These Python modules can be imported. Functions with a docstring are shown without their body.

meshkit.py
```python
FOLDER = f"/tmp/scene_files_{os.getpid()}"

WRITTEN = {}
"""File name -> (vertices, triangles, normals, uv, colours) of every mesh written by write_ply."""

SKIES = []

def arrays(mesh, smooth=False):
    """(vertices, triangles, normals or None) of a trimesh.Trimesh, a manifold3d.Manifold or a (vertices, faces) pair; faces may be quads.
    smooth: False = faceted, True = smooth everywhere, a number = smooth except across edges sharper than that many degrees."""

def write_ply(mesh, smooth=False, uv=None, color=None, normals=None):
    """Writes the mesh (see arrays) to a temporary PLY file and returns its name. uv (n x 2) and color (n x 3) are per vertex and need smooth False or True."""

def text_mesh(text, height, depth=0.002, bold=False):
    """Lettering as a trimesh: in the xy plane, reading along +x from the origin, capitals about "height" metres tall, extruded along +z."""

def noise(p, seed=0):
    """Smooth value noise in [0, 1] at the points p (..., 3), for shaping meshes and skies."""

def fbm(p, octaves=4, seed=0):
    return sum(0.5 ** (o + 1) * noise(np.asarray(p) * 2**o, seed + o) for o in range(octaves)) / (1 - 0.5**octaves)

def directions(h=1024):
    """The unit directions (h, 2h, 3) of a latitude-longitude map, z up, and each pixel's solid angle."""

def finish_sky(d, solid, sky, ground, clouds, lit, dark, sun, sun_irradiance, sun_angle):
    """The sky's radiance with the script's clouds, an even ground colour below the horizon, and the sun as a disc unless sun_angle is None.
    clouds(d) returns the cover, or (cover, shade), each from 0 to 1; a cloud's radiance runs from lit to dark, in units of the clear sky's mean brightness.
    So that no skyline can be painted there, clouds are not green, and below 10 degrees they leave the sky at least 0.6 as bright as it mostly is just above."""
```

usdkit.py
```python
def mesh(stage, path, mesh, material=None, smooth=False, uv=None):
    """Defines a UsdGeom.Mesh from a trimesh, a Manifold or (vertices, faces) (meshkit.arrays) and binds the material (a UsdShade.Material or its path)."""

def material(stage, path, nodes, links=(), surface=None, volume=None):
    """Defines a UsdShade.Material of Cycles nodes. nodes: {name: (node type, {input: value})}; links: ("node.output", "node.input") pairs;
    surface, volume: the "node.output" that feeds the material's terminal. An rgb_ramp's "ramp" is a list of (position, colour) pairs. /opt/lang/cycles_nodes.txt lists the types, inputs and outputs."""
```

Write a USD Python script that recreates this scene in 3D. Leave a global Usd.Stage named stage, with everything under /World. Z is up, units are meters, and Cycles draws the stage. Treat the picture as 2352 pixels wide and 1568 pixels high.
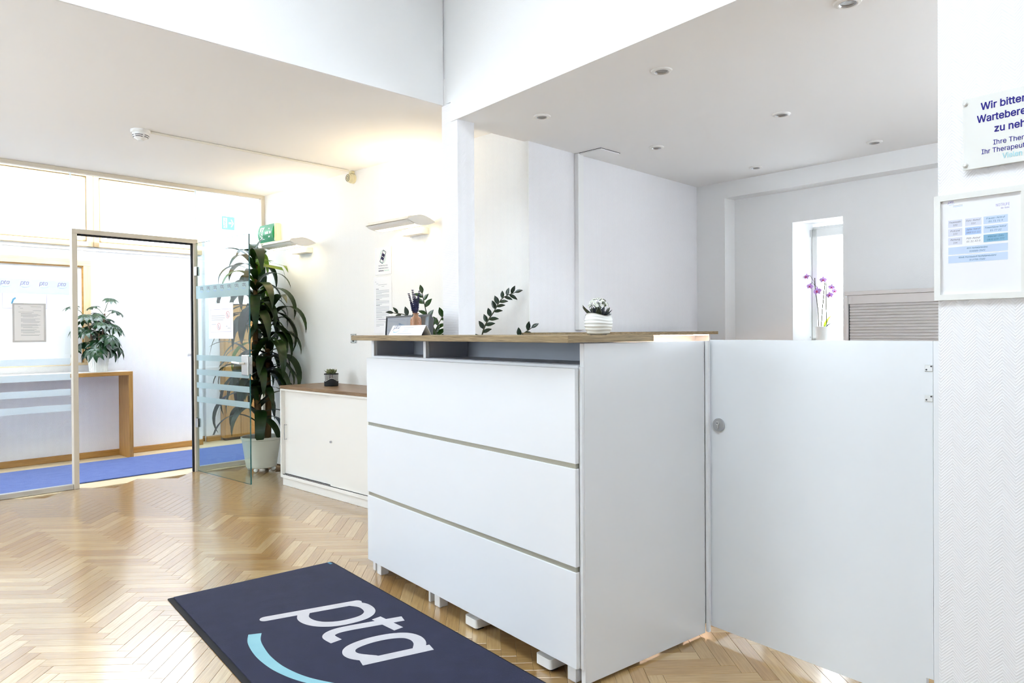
import math, random
import numpy as np
import trimesh
import usdkit, meshkit
from pxr import Usd, UsdGeom, UsdLux, UsdShade, Gf, Sdf
from shapely.geometry import Polygon, LineString, box as sbox
from shapely.ops import unary_union
from shapely import affinity

stage = Usd.Stage.CreateInMemory()
UsdGeom.SetStageUpAxis(stage, 'Z')
UsdGeom.SetStageMetersPerUnit(stage, 1.0)
UsdGeom.Xform.Define(stage, '/World')
UsdGeom.Scope.Define(stage, '/World/Looks')
stage.SetDefaultPrim(stage.GetPrimAtPath('/World'))

# ------------------------------------------------------------------ camera, sky, exposure
EYE_H = 1.25
EXPOSURE = -0.1
SKY = 3.5                                  # even bright overcast sky
SKY_TINT = (0.83, 0.915, 1.0)
FOCAL_PX, CY_PX = 1625.3, 772.33
ROLL, PITCH, AZ_Y = -0.0063237, 0.0063851, -0.673505
ax = AZ_Y + math.pi / 2
LEVEL = np.array([[math.sin(ax), math.sin(AZ_Y), 0], [0, 0, -1], [math.cos(ax), math.cos(AZ_Y), 0]])
_r = np.array([[math.cos(ROLL), -math.sin(ROLL), 0], [math.sin(ROLL), math.cos(ROLL), 0], [0, 0, 1]])
_p = np.array([[1, 0, 0], [0, math.cos(PITCH), -math.sin(PITCH)], [0, math.sin(PITCH), math.cos(PITCH)]])
VIEW = _r @ _p @ LEVEL                     # rows: right, down, forward
cam = UsdGeom.Camera.Define(stage, '/World/camera')
cam.CreateHorizontalApertureAttr(36.0)
cam.CreateVerticalApertureAttr(24.0)
cam.CreateFocalLengthAttr(FOCAL_PX / 2352 * 36)
cam.CreateVerticalApertureOffsetAttr(-(784 - CY_PX) / 2352 * 36)
cam.CreateClippingRangeAttr((0.05, 200.0))
cam.CreateExposureAttr(EXPOSURE)
cam.AddTransformOp().Set(Gf.Matrix4d(*[float(v) for row in (list(VIEW[0]) + [0], list(-VIEW[1]) + [0], list(-VIEW[2]) + [0], [0, 0, EYE_H, 1]) for v in row]))
dome = UsdLux.DomeLight.Define(stage, '/World/sky_light')
dome.CreateIntensityAttr(SKY)
dome.CreateColorAttr(Gf.Vec3f(*SKY_TINT))

def pixel(p):                              # only used to rank floor blocks by their size in view
    v = VIEW @ (np.asarray(p, float) - [0, 0, EYE_H])
    return 1176 + FOCAL_PX * v[0] / v[2], CY_PX + FOCAL_PX * v[1] / v[2], v[2]

# ------------------------------------------------------------------ materials
def lin(c):
    return tuple(x / 12.92 if x <= 0.04045 else ((x + 0.055) / 1.055) ** 2.4 for x in (v / 255.0 for v in c))

MATS = {}
def raw(name, nodes, links, surface):
    MATS[name] = usdkit.material(stage, '/World/Looks/' + name, nodes, links, surface=surface)
    return MATS[name]

def plain(name, rgb, rough=0.5, metal=0.0, spec=0.5, coat=0.0, bump=None, **kw):
    n = {'p': ('principled_bsdf', {'base_color': lin(rgb), 'roughness': rough, 'metallic': metal, 'specular_ior_level': spec, 'coat_weight': coat, **kw})}
    l = []
    if bump:
        scale, dist = bump
        n['g'] = ('geometry', {}); n['n'] = ('noise_texture', {'scale': scale, 'detail': 3.0}); n['b'] = ('bump', {'strength': 0.6, 'distance': dist})
        l = [('g.position', 'n.vector'), ('n.fac', 'b.height'), ('b.normal', 'p.normal')]
    return raw(name, n, l, 'p.BSDF')

def glow(name, rgb, strength):
    return raw(name, {'e': ('emission', {'color': lin(rgb), 'strength': strength})}, [], 'e.emission')

def pane(name, tint, ior=1.45, rough=0.0):
    # reflects on the way in only: the far face of the sheet just lets the light out
    return raw(name, {'t': ('transparent_bsdf', {'color': tint}), 'g': ('glossy_bsdf', {'color': (1, 1, 1), 'roughness': rough}), 'f': ('fresnel', {'IOR': ior}), 'm': ('mix_closure', {}),
                      'o': ('geometry', {}), 'i': ('math', {'math_type': 'subtract', 'value1': 1.0}), 'x': ('math', {'math_type': 'multiply'})},
               [('o.backfacing', 'i.value2'), ('i.value', 'x.value1'), ('f.fac', 'x.value2'), ('x.value', 'm.fac'), ('t.BSDF', 'm.closure1'), ('g.BSDF', 'm.closure2')], 'm.closure')

def frosted(name, rgb, see=0.3):
    return raw(name, {'t': ('transparent_bsdf', {'color': (1, 1, 1)}), 'd': ('diffuse_bsdf', {'color': lin(rgb)}), 'l': ('translucent_bsdf', {'color': lin(rgb)}), 'a': ('mix_closure', {'fac': 0.5}), 'm': ('mix_closure', {'fac': 1 - see})},
               [('d.BSDF', 'a.closure1'), ('l.BSDF', 'a.closure2'), ('t.BSDF', 'm.closure1'), ('a.closure', 'm.closure2')], 'm.closure')

def wallpaper(name, rgb, direction, period=0.033, pitch=0.0095, depth=0.0016):
    """White paint over a woven chevron relief; direction: unit vector along the wall."""
    n = {'g': ('geometry', {}), 'd': ('vector_math', {'math_type': 'dot_product', 'vector2': direction}), 'z': ('separate_xyz', {}),
         'pp': ('math', {'math_type': 'pingpong', 'value2': period}), 'k': ('math', {'math_type': 'multiply', 'value2': 1.1}), 's': ('math', {'math_type': 'add'}),
         'f': ('math', {'math_type': 'multiply', 'value2': 2 * math.pi / pitch}), 'w': ('math', {'math_type': 'sine'}),
         'n': ('noise_texture', {'scale': 260.0, 'detail': 2.0}), 'h': ('math', {'math_type': 'multiply_add', 'value2': 0.9}),
         'b': ('bump', {'strength': 0.22, 'distance': depth}), 'p': ('principled_bsdf', {'base_color': lin(rgb), 'roughness': 0.6, 'specular_ior_level': 0.3})}
    l = [('g.position', 'd.vector1'), ('g.position', 'z.vector'), ('d.value', 'pp.value1'), ('pp.value', 'k.value1'), ('k.value', 's.value1'), ('z.z', 's.value2'), ('s.value', 'f.value1'), ('f.value', 'w.value1'),
         ('g.position', 'n.vector'), ('n.fac', 'h.value1'), ('w.value', 'h.value3'), ('h.value', 'b.height'), ('b.normal', 'p.normal')]
    return raw(name, n, l, 'p.BSDF')

def wood(name, dark, light, axis, stretch=14.0, scale=26.0, rough=0.4, spec=0.4, island=False, coat=0.0, low=0.3, high=0.75, bumpd=0.0004, coat_ior=1.5):
    """Grain stretched along the unit vector axis (z, or in the xy plane)."""
    ang = math.atan2(axis[1], axis[0])
    sc = (1.0 / stretch, 1.0, 1.0) if abs(axis[2]) < 0.5 else (1.0, 1.0, 1.0 / stretch)
    n = {'g': ('geometry', {}), 'r': ('vector_rotate', {'rotate_type': 'z_axis', 'angle': -ang if abs(axis[2]) < 0.5 else 0.0}), 'm': ('mapping', {'scale': sc}),
         'n': ('noise_texture', {'scale': scale, 'detail': 5.0, 'roughness': 0.6, 'distortion': 0.4}), 'c': ('rgb_ramp', {'ramp': [(low, lin(dark)), (high, lin(light))]}),
         'b': ('bump', {'strength': 0.3, 'distance': bumpd}), 'p': ('principled_bsdf', {'roughness': rough, 'specular_ior_level': spec, 'coat_weight': coat, 'coat_roughness': 0.14, 'coat_ior': coat_ior})}
    l = [('g.position', 'r.vector'), ('r.vector', 'm.vector'), ('m.vector', 'n.vector'), ('n.fac', 'c.fac'), ('n.fac', 'b.height'), ('b.normal', 'p.normal')]
    if island:
        n['h'] = ('hsv', {'saturation': 1.0}); n['v'] = ('map_range', {'to_min': 0.84, 'to_max': 1.12})
        l += [('g.random_per_island', 'v.value'), ('v.result', 'h.value'), ('c.color', 'h.color'), ('h.color', 'p.base_color')]
    else:
        l += [('c.color', 'p.base_color')]
    return raw(name, n, l, 'p.BSDF')

def fabric(name, a, b, scale=420.0, dist=0.003):
    return raw(name, {'g': ('geometry', {}), 'n': ('noise_texture', {'scale': scale, 'detail': 4.0, 'roughness': 0.7}), 'n2': ('noise_texture', {'scale': 14.0, 'detail': 3.0}), 'c': ('rgb_ramp', {'ramp': [(0.3, lin(a)), (0.72, lin(b))]}),
                      'x': ('mix_float', {'fac': 0.3}), 'b': ('bump', {'strength': 0.7, 'distance': dist}), 'p': ('principled_bsdf', {'roughness': 0.95, 'specular_ior_level': 0.1, 'sheen_weight': 0.15})},
               [('g.position', 'n.vector'), ('g.position', 'n2.vector'), ('n.fac', 'x.a'), ('n2.fac', 'x.b'), ('x.result', 'c.fac'), ('c.color', 'p.base_color'), ('n.fac', 'b.height'), ('b.normal', 'p.normal')], 'p.BSDF')

def leafy(name, a, b, trans=0.25, rough=0.35, spec=0.5, scale=9.0):
    return raw(name, {'g': ('geometry', {}), 'n': ('noise_texture', {'scale': scale, 'detail': 3.0}), 'o': ('math', {'math_type': 'multiply_add', 'value2': 0.5}), 'q': ('math', {'math_type': 'multiply', 'value2': 0.5}),
                      'c': ('rgb_ramp', {'ramp': [(0.25, lin(a)), (0.8, lin(b))]}),
                      'p': ('principled_bsdf', {'roughness': rough, 'specular_ior_level': spec}), 't': ('translucent_bsdf', {}), 'm': ('mix_closure', {'fac': trans})},
               [('g.position', 'n.vector'), ('g.random_per_island', 'q.value1'), ('n.fac', 'o.value1'), ('q.value', 'o.value3'), ('o.value', 'c.fac'), ('c.color', 'p.base_color'), ('c.color', 't.color'), ('p.BSDF', 'm.closure1'), ('t.BSDF', 'm.closure2')], 'm.closure')

# ------------------------------------------------------------------ mesh helpers
def cat(ms):
    return trimesh.util.concatenate([m for m in ms if m is not None])

def box(x0, x1, y0, y1, z0, z1, b=0.0):
    x0, x1 = min(x0, x1), max(x0, x1); y0, y1 = min(y0, y1), max(y0, y1); z0, z1 = min(z0, z1), max(z0, z1)
    if b <= 0:
        m = trimesh.creation.box([x1 - x0, y1 - y0, z1 - z0])
        m.apply_translation([(x0 + x1) / 2, (y0 + y1) / 2, (z0 + z1) / 2])
        return m
    b = min(b, 0.45 * min(x1 - x0, y1 - y0, z1 - z0))
    pts = []
    for x, sx in ((x0, 1), (x1, -1)):
        for y, sy in ((y0, 1), (y1, -1)):
            for z, sz in ((z0, 1), (z1, -1)):
                pts += [(x, y + sy * b, z + sz * b), (x + sx * b, y, z + sz * b), (x + sx * b, y + sy * b, z)]
    return trimesh.convex.convex_hull(np.array(pts))

def prism(poly, z0, z1):
    """Extrude a polygon (shapely or list of xy) along z."""
    if not hasattr(poly, 'geom_type'):
        poly = Polygon(poly)
    poly = poly.buffer(0)
    ms = [trimesh.creation.extrude_polygon(g, z1 - z0, engine='earcut') for g in getattr(poly, 'geoms', [poly]) if g.area > 1e-9]
    m = cat(ms); m.apply_translation([0, 0, z0])
    return m

def frame_xy(x0, x1, y0, y1, w, z0, z1):
    return prism(sbox(x0, y0, x1, y1).difference(sbox(x0 + w, y0 + w, x1 - w, y1 - w)), z0, z1)

def tube(points, radii, sides=8, closed_ends=True):
    p = np.asarray(points, float); n = len(p)
    t = np.gradient(p, axis=0); t /= np.linalg.norm(t, axis=1, keepdims=True) + 1e-12
    ref = np.array([0, 0, 1.0]) if abs(t[0][2]) < 0.9 else np.array([1.0, 0, 0])
    a = np.cross(t, ref); a /= np.linalg.norm(a, axis=1, keepdims=True) + 1e-12
    b = np.cross(t, a); r = np.broadcast_to(np.asarray(radii, float), (n,))
    ang = np.arange(sides) * 2 * np.pi / sides
    v = (p[:, None] + r[:, None, None] * (np.cos(ang)[None, :, None] * a[:, None] + np.sin(ang)[None, :, None] * b[:, None])).reshape(-1, 3)
    f = []
    for i in range(n - 1):
        for j in range(sides):
            k = (j + 1) % sides
            q = (i * sides + j, i * sides + k, (i + 1) * sides + k, (i + 1) * sides + j)
            f += [(q[0], q[1], q[2]), (q[0], q[2], q[3])]
    if closed_ends:
        v = np.vstack([v, p[0], p[-1]]); c0, c1 = len(v) - 2, len(v) - 1
        for j in range(sides):
            k = (j + 1) % sides
            f += [(c0, k, j), (c1, (n - 1) * sides + j, (n - 1) * sides + k)]
    m = trimesh.Trimesh(v, np.array(f), process=False); m.fix_normals() if n < 60 else None
    return m

def cyl(p0, p1, r, n=20, r1=None):
    return tube([p0, p1], [r, r if r1 is None else r1], n)

def lathe(profile, n=36, wobble=None):
    """profile: (r, z) from the outside bottom over the rim to the inside; wobble(angle, z, r) -> dz."""
    pr = np.array(profile, float); k = len(pr)
    ang = np.arange(n) * 2 * np.pi / n
    v = np.zeros((k, n, 3))
    for i in range(k):
        v[i, :, 0] = pr[i, 0] * np.cos(ang); v[i, :, 1] = pr[i, 0] * np.sin(ang); v[i, :, 2] = pr[i, 1]
        if wobble is not None:
            v[i, :, 2] += wobble(ang, pr[i, 1], pr[i, 0])
    f = []
    for i in range(k - 1):
        for j in range(n):
            q = (i * n + j, i * n + (j + 1) % n, (i + 1) * n + (j + 1) % n, (i + 1) * n + j)
            f += [(q[0], q[1], q[2]), (q[0], q[2], q[3])]
    return trimesh.Trimesh(v.reshape(-1, 3), np.array(f), process=True)

def ball(c, r, sub=2, scale=(1, 1, 1)):
    m = trimesh.creation.icosphere(subdivisions=sub, radius=1.0)
    m.apply_scale(np.array(scale) * r); m.apply_translation(c)
    return m

def ribbon(center, width, up, fold=0.15, curl=0.0):
    """A leaf: centre line, half widths, one side vector per point; a V fold along the midrib. 4 strips, two triangles each."""
    c = np.asarray(center, float); n = len(c)
    t = np.gradient(c, axis=0); t /= np.linalg.norm(t, axis=1, keepdims=True) + 1e-12
    up = np.broadcast_to(np.asarray(up, float), (n, 3))
    s = np.cross(t, up); s /= np.linalg.norm(s, axis=1, keepdims=True) + 1e-9
    nn = np.cross(s, t); w = np.asarray(width, float)[:, None]
    cols = []
    for a in (-1, -0.5, 0, 0.5, 1):
        cols.append(c + s * w * a + nn * w * (fold * abs(a) - curl * a * a))
    v = np.stack(cols, 1).reshape(-1, 3); f = []
    for i in range(n - 1):
        for j in range(4):
            q = (i * 5 + j, i * 5 + j + 1, (i + 1) * 5 + j + 1, (i + 1) * 5 + j)
            f += [(q[0], q[1], q[2]), (q[0], q[2], q[3])]
    return trimesh.Trimesh(v, np.array(f), process=False)

def moved(m, M):
    m = m.copy(); m.apply_transform(M)
    if np.linalg.det(M[:3, :3]) < 0:
        m.invert()
    return m

def shift(m, d):
    m = m.copy(); m.apply_translation(d); return m

def stroke(points, w, cap='round'):
    return LineString(points).buffer(w / 2, cap_style=cap, join_style='round', quad_segs=5)

def smooth_path(pts, n=8):
    p = np.array(pts, float); out = []
    for i in range(len(p) - 1):
        p0, p1, p2, p3 = p[max(i - 1, 0)], p[i], p[i + 1], p[min(i + 2, len(p) - 1)]
        for t in np.linspace(0, 1, n, endpoint=False):
            out.append(0.5 * (2 * p1 + (p2 - p0) * t + (2 * p0 - 5 * p1 + 4 * p2 - p3) * t * t + (-p0 + 3 * p1 - 3 * p2 + p3) * t ** 3))
    out.append(p[-1])
    return np.array(out)

def words(txt, h, bold=False, width=None, depth=0.0006, anchor='l', slant=0.0):
    m = meshkit.text_mesh(txt, h, depth, bold)
    if width:
        m.apply_scale([width / m.extents[0], 1, 1])
    if slant:
        S = np.eye(4); S[0, 1] = slant; m.apply_transform(S)
    w = m.bounds[1][0]
    if anchor == 'c': m.apply_translation([-w / 2, 0, 0])
    if anchor == 'r': m.apply_translation([-w, 0, 0])
    return m

# ------------------------------------------------------------------ objects
USED = {}
def numbered(path):
    if path not in USED:
        USED[path] = 0
        return path
    USED[path] += 1
    return f'{path}_{USED[path]:03d}'

def gm(M):
    return Gf.Matrix4d(*[float(v) for v in np.asarray(M).T.ravel()])

def axes(origin, x, y, z):
    M = np.eye(4); M[:3, 0], M[:3, 1], M[:3, 2], M[:3, 3] = x, y, z, origin
    return M

def turn(origin, deg):
    a = math.radians(deg)
    return axes(origin, (math.cos(a), math.sin(a), 0), (-math.sin(a), math.cos(a), 0), (0, 0, 1))

def thing(name, label=None, category=None, M=None, group=None, kind=None):
    path = numbered('/World/' + name)
    x = UsdGeom.Xform.Define(stage, path)
    if M is not None:
        x.AddTransformOp().Set(gm(M))
    tag(x.GetPrim(), label, category, group, kind)
    return path

def tag(p, label=None, category=None, group=None, kind=None):
    for k, v in (('label', label), ('category', category), ('group', group), ('kind', kind)):
        if v:
            p.SetCustomDataByKey(k, v)

def part(parent, name, mesh, mat, smooth=False, label=None, kind=None):
    path = numbered(parent + '/' + name)
    m = usdkit.mesh(stage, path, mesh, MATS[mat], smooth=smooth)
    tag(m.GetPrim(), label, None, None, kind)
    return path

def single(name, mesh, mat, label=None, category=None, kind=None, group=None, smooth=False):
    path = numbered('/World/' + name)
    m = usdkit.mesh(stage, path, mesh, MATS[mat], smooth=smooth)
    tag(m.GetPrim(), label, category, group, kind)
    return path

def again(src, label, M, group=None):
    """A copy of a thing with its parts, under the next number."""
    was = stage.GetPrimAtPath(src).GetCustomData()
    path = numbered(src.rstrip('0123456789').rstrip('_') if src[-3:].isdigit() else src)
    x = UsdGeom.Xform.Define(stage, path)
    x.GetPrim().GetReferences().AddInternalReference(src)
    x.GetPrim().SetInstanceable(True)
    x.MakeMatrixXform().Set(gm(M))
    tag(x.GetPrim(), label, was['category'], group or was.get('group'))
    return path

# second building grid: partition, lamp wall and parquet stand 8.3 degrees off the counter
GA = math.radians(8.3)
DG = np.array([math.cos(GA), math.sin(GA), 0]); DL = np.array([-math.sin(GA), math.cos(GA), 0])
def G(u, v, z=0.0):
    return DG * u + DL * v + np.array([0, 0, z])
MG = axes((0, 0, 0), DG, DL, (0, 0, 1))
UP = np.array([0, 0, 1.0])
def g_box(*a, **k):
    return moved(box(*a, **k), MG)
def on_lamp_wall(v, z, out=0.0):           # local x runs to the right as seen, y up, z out of the wall
    return axes(G(3.409 - out, v, z), -DL, UP, -DG)
def on_partition(u, z, out=0.0, v=6.509):
    return axes(G(u, v - out, z), DG, UP, -DL)
def on_right_wall(y, z, out=0.0, x=2.42):
    return axes((x - out, y, z), (0, -1, 0), UP, (-1, 0, 0))
# ------------------------------------------------------------------ material set
plain('paint_white', (247, 247, 247), 0.6, spec=0.3, bump=(180, 0.0008))
plain('paint_ceiling', (248, 247, 246), 0.7, spec=0.2, bump=(220, 0.0005))
plain('paint_warm', (240, 236, 226), 0.6, spec=0.3)
wallpaper('wallpaper_counter_grid', (247, 247, 249), (0, 1, 0))
wallpaper('wallpaper_cross_grid', (247, 246, 249), (1, 0, 0))
wallpaper('wallpaper_lamp', (247, 246, 244), tuple(DL))
wallpaper('wallpaper_corridor', (245, 245, 247), tuple(DG))
plain('laminate_white', (238, 240, 243), 0.32, spec=0.45, bump=(60, 0.0002))
plain('laminate_gate', (234, 238, 242), 0.28, spec=0.5, bump=(40, 0.0003))
plain('laminate_warm', (240, 238, 232), 0.4, spec=0.4)
plain('laminate_grey', (186, 192, 203), 0.5, spec=0.3)
plain('floor_joint', (120, 90, 50), 0.8)
plain('metal_cream', (214, 205, 190), 0.45, spec=0.4)
plain('metal_steel', (190, 192, 194), 0.3, 0.9)
plain('metal_alu', (205, 206, 205), 0.36, 0.75)
plain('metal_rail', (176, 174, 160), 0.35, 0.5)
plain('metal_dark', (60, 62, 66), 0.4, 0.6)
plain('plastic_black', (16, 17, 19), 0.25, spec=0.6)
plain('rubber_black', (42, 42, 46), 0.75, spec=0.2)
plain('plastic_white', (240, 240, 238), 0.35, spec=0.5)
plain('plastic_cream', (222, 214, 180), 0.4, spec=0.4)
plain('ceramic_white', (240, 240, 236), 0.25, spec=0.5)
plain('ceramic_cream', (226, 221, 208), 0.3, spec=0.5)
plain('ceramic_black', (26, 28, 32), 0.55, spec=0.3)
plain('paper', (246, 246, 248), 0.6, spec=0.25)
plain('paper_grey', (208, 208, 210), 0.6, spec=0.25)
plain('ink_navy', (58, 52, 140), 0.6, spec=0.1)
plain('ink_violet', (178, 172, 222), 0.6, spec=0.1)
plain('ink_violet_pale', (206, 203, 232), 0.6, spec=0.1)
plain('ink_grey', (140, 142, 156), 0.6, spec=0.1)
plain('ink_grey_pale', (196, 197, 204), 0.6, spec=0.1)
plain('ink_dark', (44, 36, 74), 0.6, spec=0.1)
plain('ink_cyan', (182, 224, 232), 0.6, spec=0.1)
plain('ink_mint', (190, 226, 216), 0.6, spec=0.1)
plain('ink_red', (206, 130, 140), 0.6, spec=0.1)
plain('ink_teal', (88, 140, 170), 0.6, spec=0.1)
plain('tile_pale', (222, 226, 240), 0.6, spec=0.1)
plain('tile_blue', (186, 210, 250), 0.6, spec=0.1)
plain('tile_sky', (208, 224, 248), 0.6, spec=0.1)
plain('tile_teal', (146, 190, 218), 0.6, spec=0.1)
plain('sign_green', (0, 132, 82), 0.35, spec=0.4)
plain('sign_green_dark', (30, 96, 60), 0.35, spec=0.4)
plain('sign_mint', (112, 205, 178), 0.4, spec=0.4)
plain('sign_white', (246, 248, 246), 0.4, spec=0.4)
plain('tambour_grey', (208, 203, 201), 0.45, spec=0.35)
plain('cabinet_grey', (222, 216, 213), 0.45, spec=0.35)
plain('soil', (60, 42, 30), 0.95, spec=0.1, bump=(90, 0.01))
plain('bark', (122, 96, 66), 0.9, spec=0.1, bump=(140, 0.006))
plain('stem_green', (70, 84, 40), 0.55)
plain('stem_dark', (58, 62, 40), 0.6)
plain('stem_brown', (120, 96, 76), 0.7)
plain('petal_white', (246, 248, 240), 0.6, spec=0.2)
plain('petal_lilac', (206, 160, 226), 0.6, spec=0.2, subsurface_weight=0.0)
plain('petal_magenta', (190, 70, 120), 0.6, spec=0.2)
plain('lavender_bud', (56, 56, 84), 0.8, spec=0.1)
plain('lamp_white', (236, 234, 230), 0.35, spec=0.4)
plain('lens_grey', (150, 146, 140), 0.2, 0.4)
plain('outside_wall', (214, 218, 222), 0.8)
glow('lamp_warm', (255, 230, 178), 8.0)
glow('lamp_up', (255, 230, 182), 26.0)
glow('led_warm', (255, 214, 182), 45.0)
pane('glass_clear', (0.97, 0.985, 0.985))
pane('glass_door', (0.86, 0.93, 0.925), 1.5)
pane('glass_window', (0.98, 0.99, 0.99))
plain('glass_edge', (20, 92, 96), 0.15, spec=0.6)
frosted('film_frosted', (226, 236, 242), 0.28)
frosted('film_frosted_green', (208, 226, 230), 0.22)
raw('glass_rose', {'p': ('principled_bsdf', {'base_color': lin((240, 196, 160)), 'roughness': 0.06, 'transmission_weight': 0.75, 'ior': 1.4})}, [], 'p.BSDF')
plain('screen', (20, 26, 36), 0.04, spec=0.9, coat=1.0)
fabric('mat_navy', (20, 22, 48), (48, 52, 86), 520, 0.004)
fabric('mat_letter', (206, 202, 208), (232, 229, 232), 520, 0.003)
fabric('mat_cyan', (132, 192, 208), (170, 218, 226), 520, 0.003)
fabric('carpet_blue', (66, 84, 142), (100, 118, 172), 160, 0.004)
wood('wood_counter_edge', (112, 94, 66), (182, 158, 118), (0, 1, 0), 26, 260, 0.5, 0.3)
wood('wood_counter_side', (112, 94, 66), (182, 158, 118), (1, 0, 0), 26, 260, 0.5, 0.3)
wood('wood_sideboard', (108, 84, 60), (156, 126, 92), tuple(DL), 22, 160, 0.38, 0.4)
wood('wood_frame', (226, 196, 150), (240, 216, 178), tuple(DG), 16, 70, 0.45, 0.3)
wood('wood_frame_up', (226, 196, 150), (240, 216, 178), (0, 0, 1), 16, 70, 0.45, 0.3)
wood('wood_oak', (168, 122, 62), (198, 152, 88), tuple(DG), 16, 60, 0.42, 0.35)
wood('wood_oak_up', (168, 122, 62), (198, 152, 88), (0, 0, 1), 16, 60, 0.42, 0.35)
wood('wood_strip', (214, 190, 150), (232, 214, 182), tuple(DG), 14, 40, 0.3, 0.5)
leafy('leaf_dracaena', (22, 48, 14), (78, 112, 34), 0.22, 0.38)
leafy('leaf_dracaena_lit', (90, 122, 34), (170, 176, 60), 0.35, 0.38)  # paler leaf copy with lamp light in its colour
leafy('leaf_fatsia', (24, 62, 34), (74, 118, 70), 0.15, 0.2, 0.8)
leafy('leaf_zz', (34, 66, 22), (92, 126, 48), 0.18, 0.25, 0.7)
leafy('leaf_zz_dark', (16, 40, 20), (48, 78, 44), 0.12, 0.25, 0.7)
leafy('leaf_succulent', (120, 130, 92), (178, 184, 142), 0.1, 0.5)
leafy('leaf_grey', (66, 74, 82), (126, 128, 142), 0.08, 0.5)
leafy('leaf_olive', (58, 66, 46), (96, 102, 78), 0.1, 0.5)
leafy('leaf_lime', (170, 190, 40), (206, 222, 84), 0.5, 0.4)
PD = np.array([1, 1]) / math.sqrt(2); QD = np.array([-1, 1]) / math.sqrt(2)      # the two parquet directions on the second grid
P3 = DG * PD[0] + DL * PD[1]; Q3 = DG * QD[0] + DL * QD[1]
TONES = [((158, 116, 60), (188, 146, 86)), ((166, 126, 70), (194, 156, 98)), ((172, 134, 80), (200, 166, 110)), ((180, 144, 90), (206, 174, 120)), ((188, 154, 102), (214, 184, 134))]
for i, (a, b) in enumerate(TONES):
    wood(f'parquet_p_{i}', a, b, tuple(P3), 18, 120, 0.3, 0.5, coat=1.0, bumpd=0.00015, coat_ior=1.75)
    wood(f'parquet_q_{i}', a, b, tuple(Q3), 18, 120, 0.3, 0.5, coat=1.0, bumpd=0.00015, coat_ior=1.75)
wood('parquet_far', (164, 124, 70), (194, 158, 102), tuple(Q3), 6, 60, 0.3, 0.5, coat=1.0, island=True, bumpd=0.00015, coat_ior=1.75)

# ------------------------------------------------------------------ the setting
CEIL, SOFFIT, BEAM_X = 2.592, 2.480, 2.31
TOPZ = 3.8
# floor: slab, herringbone blocks of 350 x 58.3 mm, the largest in view one by one
floor = thing('floor', kind='structure')
part(floor, 'subfloor', box(-2.4, 5.4, -2.8, 7.2, -0.2, -0.0121), 'floor_joint')
BL, BW = 0.350, 0.0583
U0, V0 = 2.489, 4.121 - BW / math.sqrt(2)
def block(p0, p1, q0, q1, drop):
    g, c = 0.00035, 0.0007
    def ring(e, z):
        return [(p0 + e, q0 + e, z), (p1 - e, q0 + e, z), (p1 - e, q1 - e, z), (p0 + e, q1 - e, z)]
    pts = np.array(ring(g, -0.012) + ring(g, -c - drop) + ring(g + c, -drop))
    f = []
    for lv in (0, 4):
        for j in range(4):
            k = (j + 1) % 4
            f += [(lv + j, lv + k, lv + 4 + k), (lv + j, lv + 4 + k, lv + 4 + j)]
    f += [(8, 9, 10), (8, 10, 11)]
    uv = pts[:, :1] * PD + pts[:, 1:2] * QD
    w = DG[None] * (uv[:, :1] + U0) + DL[None] * (uv[:, 1:2] + V0)
    w[:, 2] = pts[:, 2]
    return trimesh.Trimesh(w, np.array(f), process=False)
rng = random.Random(11)
blocks = []
mat_poly = Polygon([(0.80, 3.605), (1.629, 3.627), (1.651, 1.82), (0.82, 1.80)])
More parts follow.
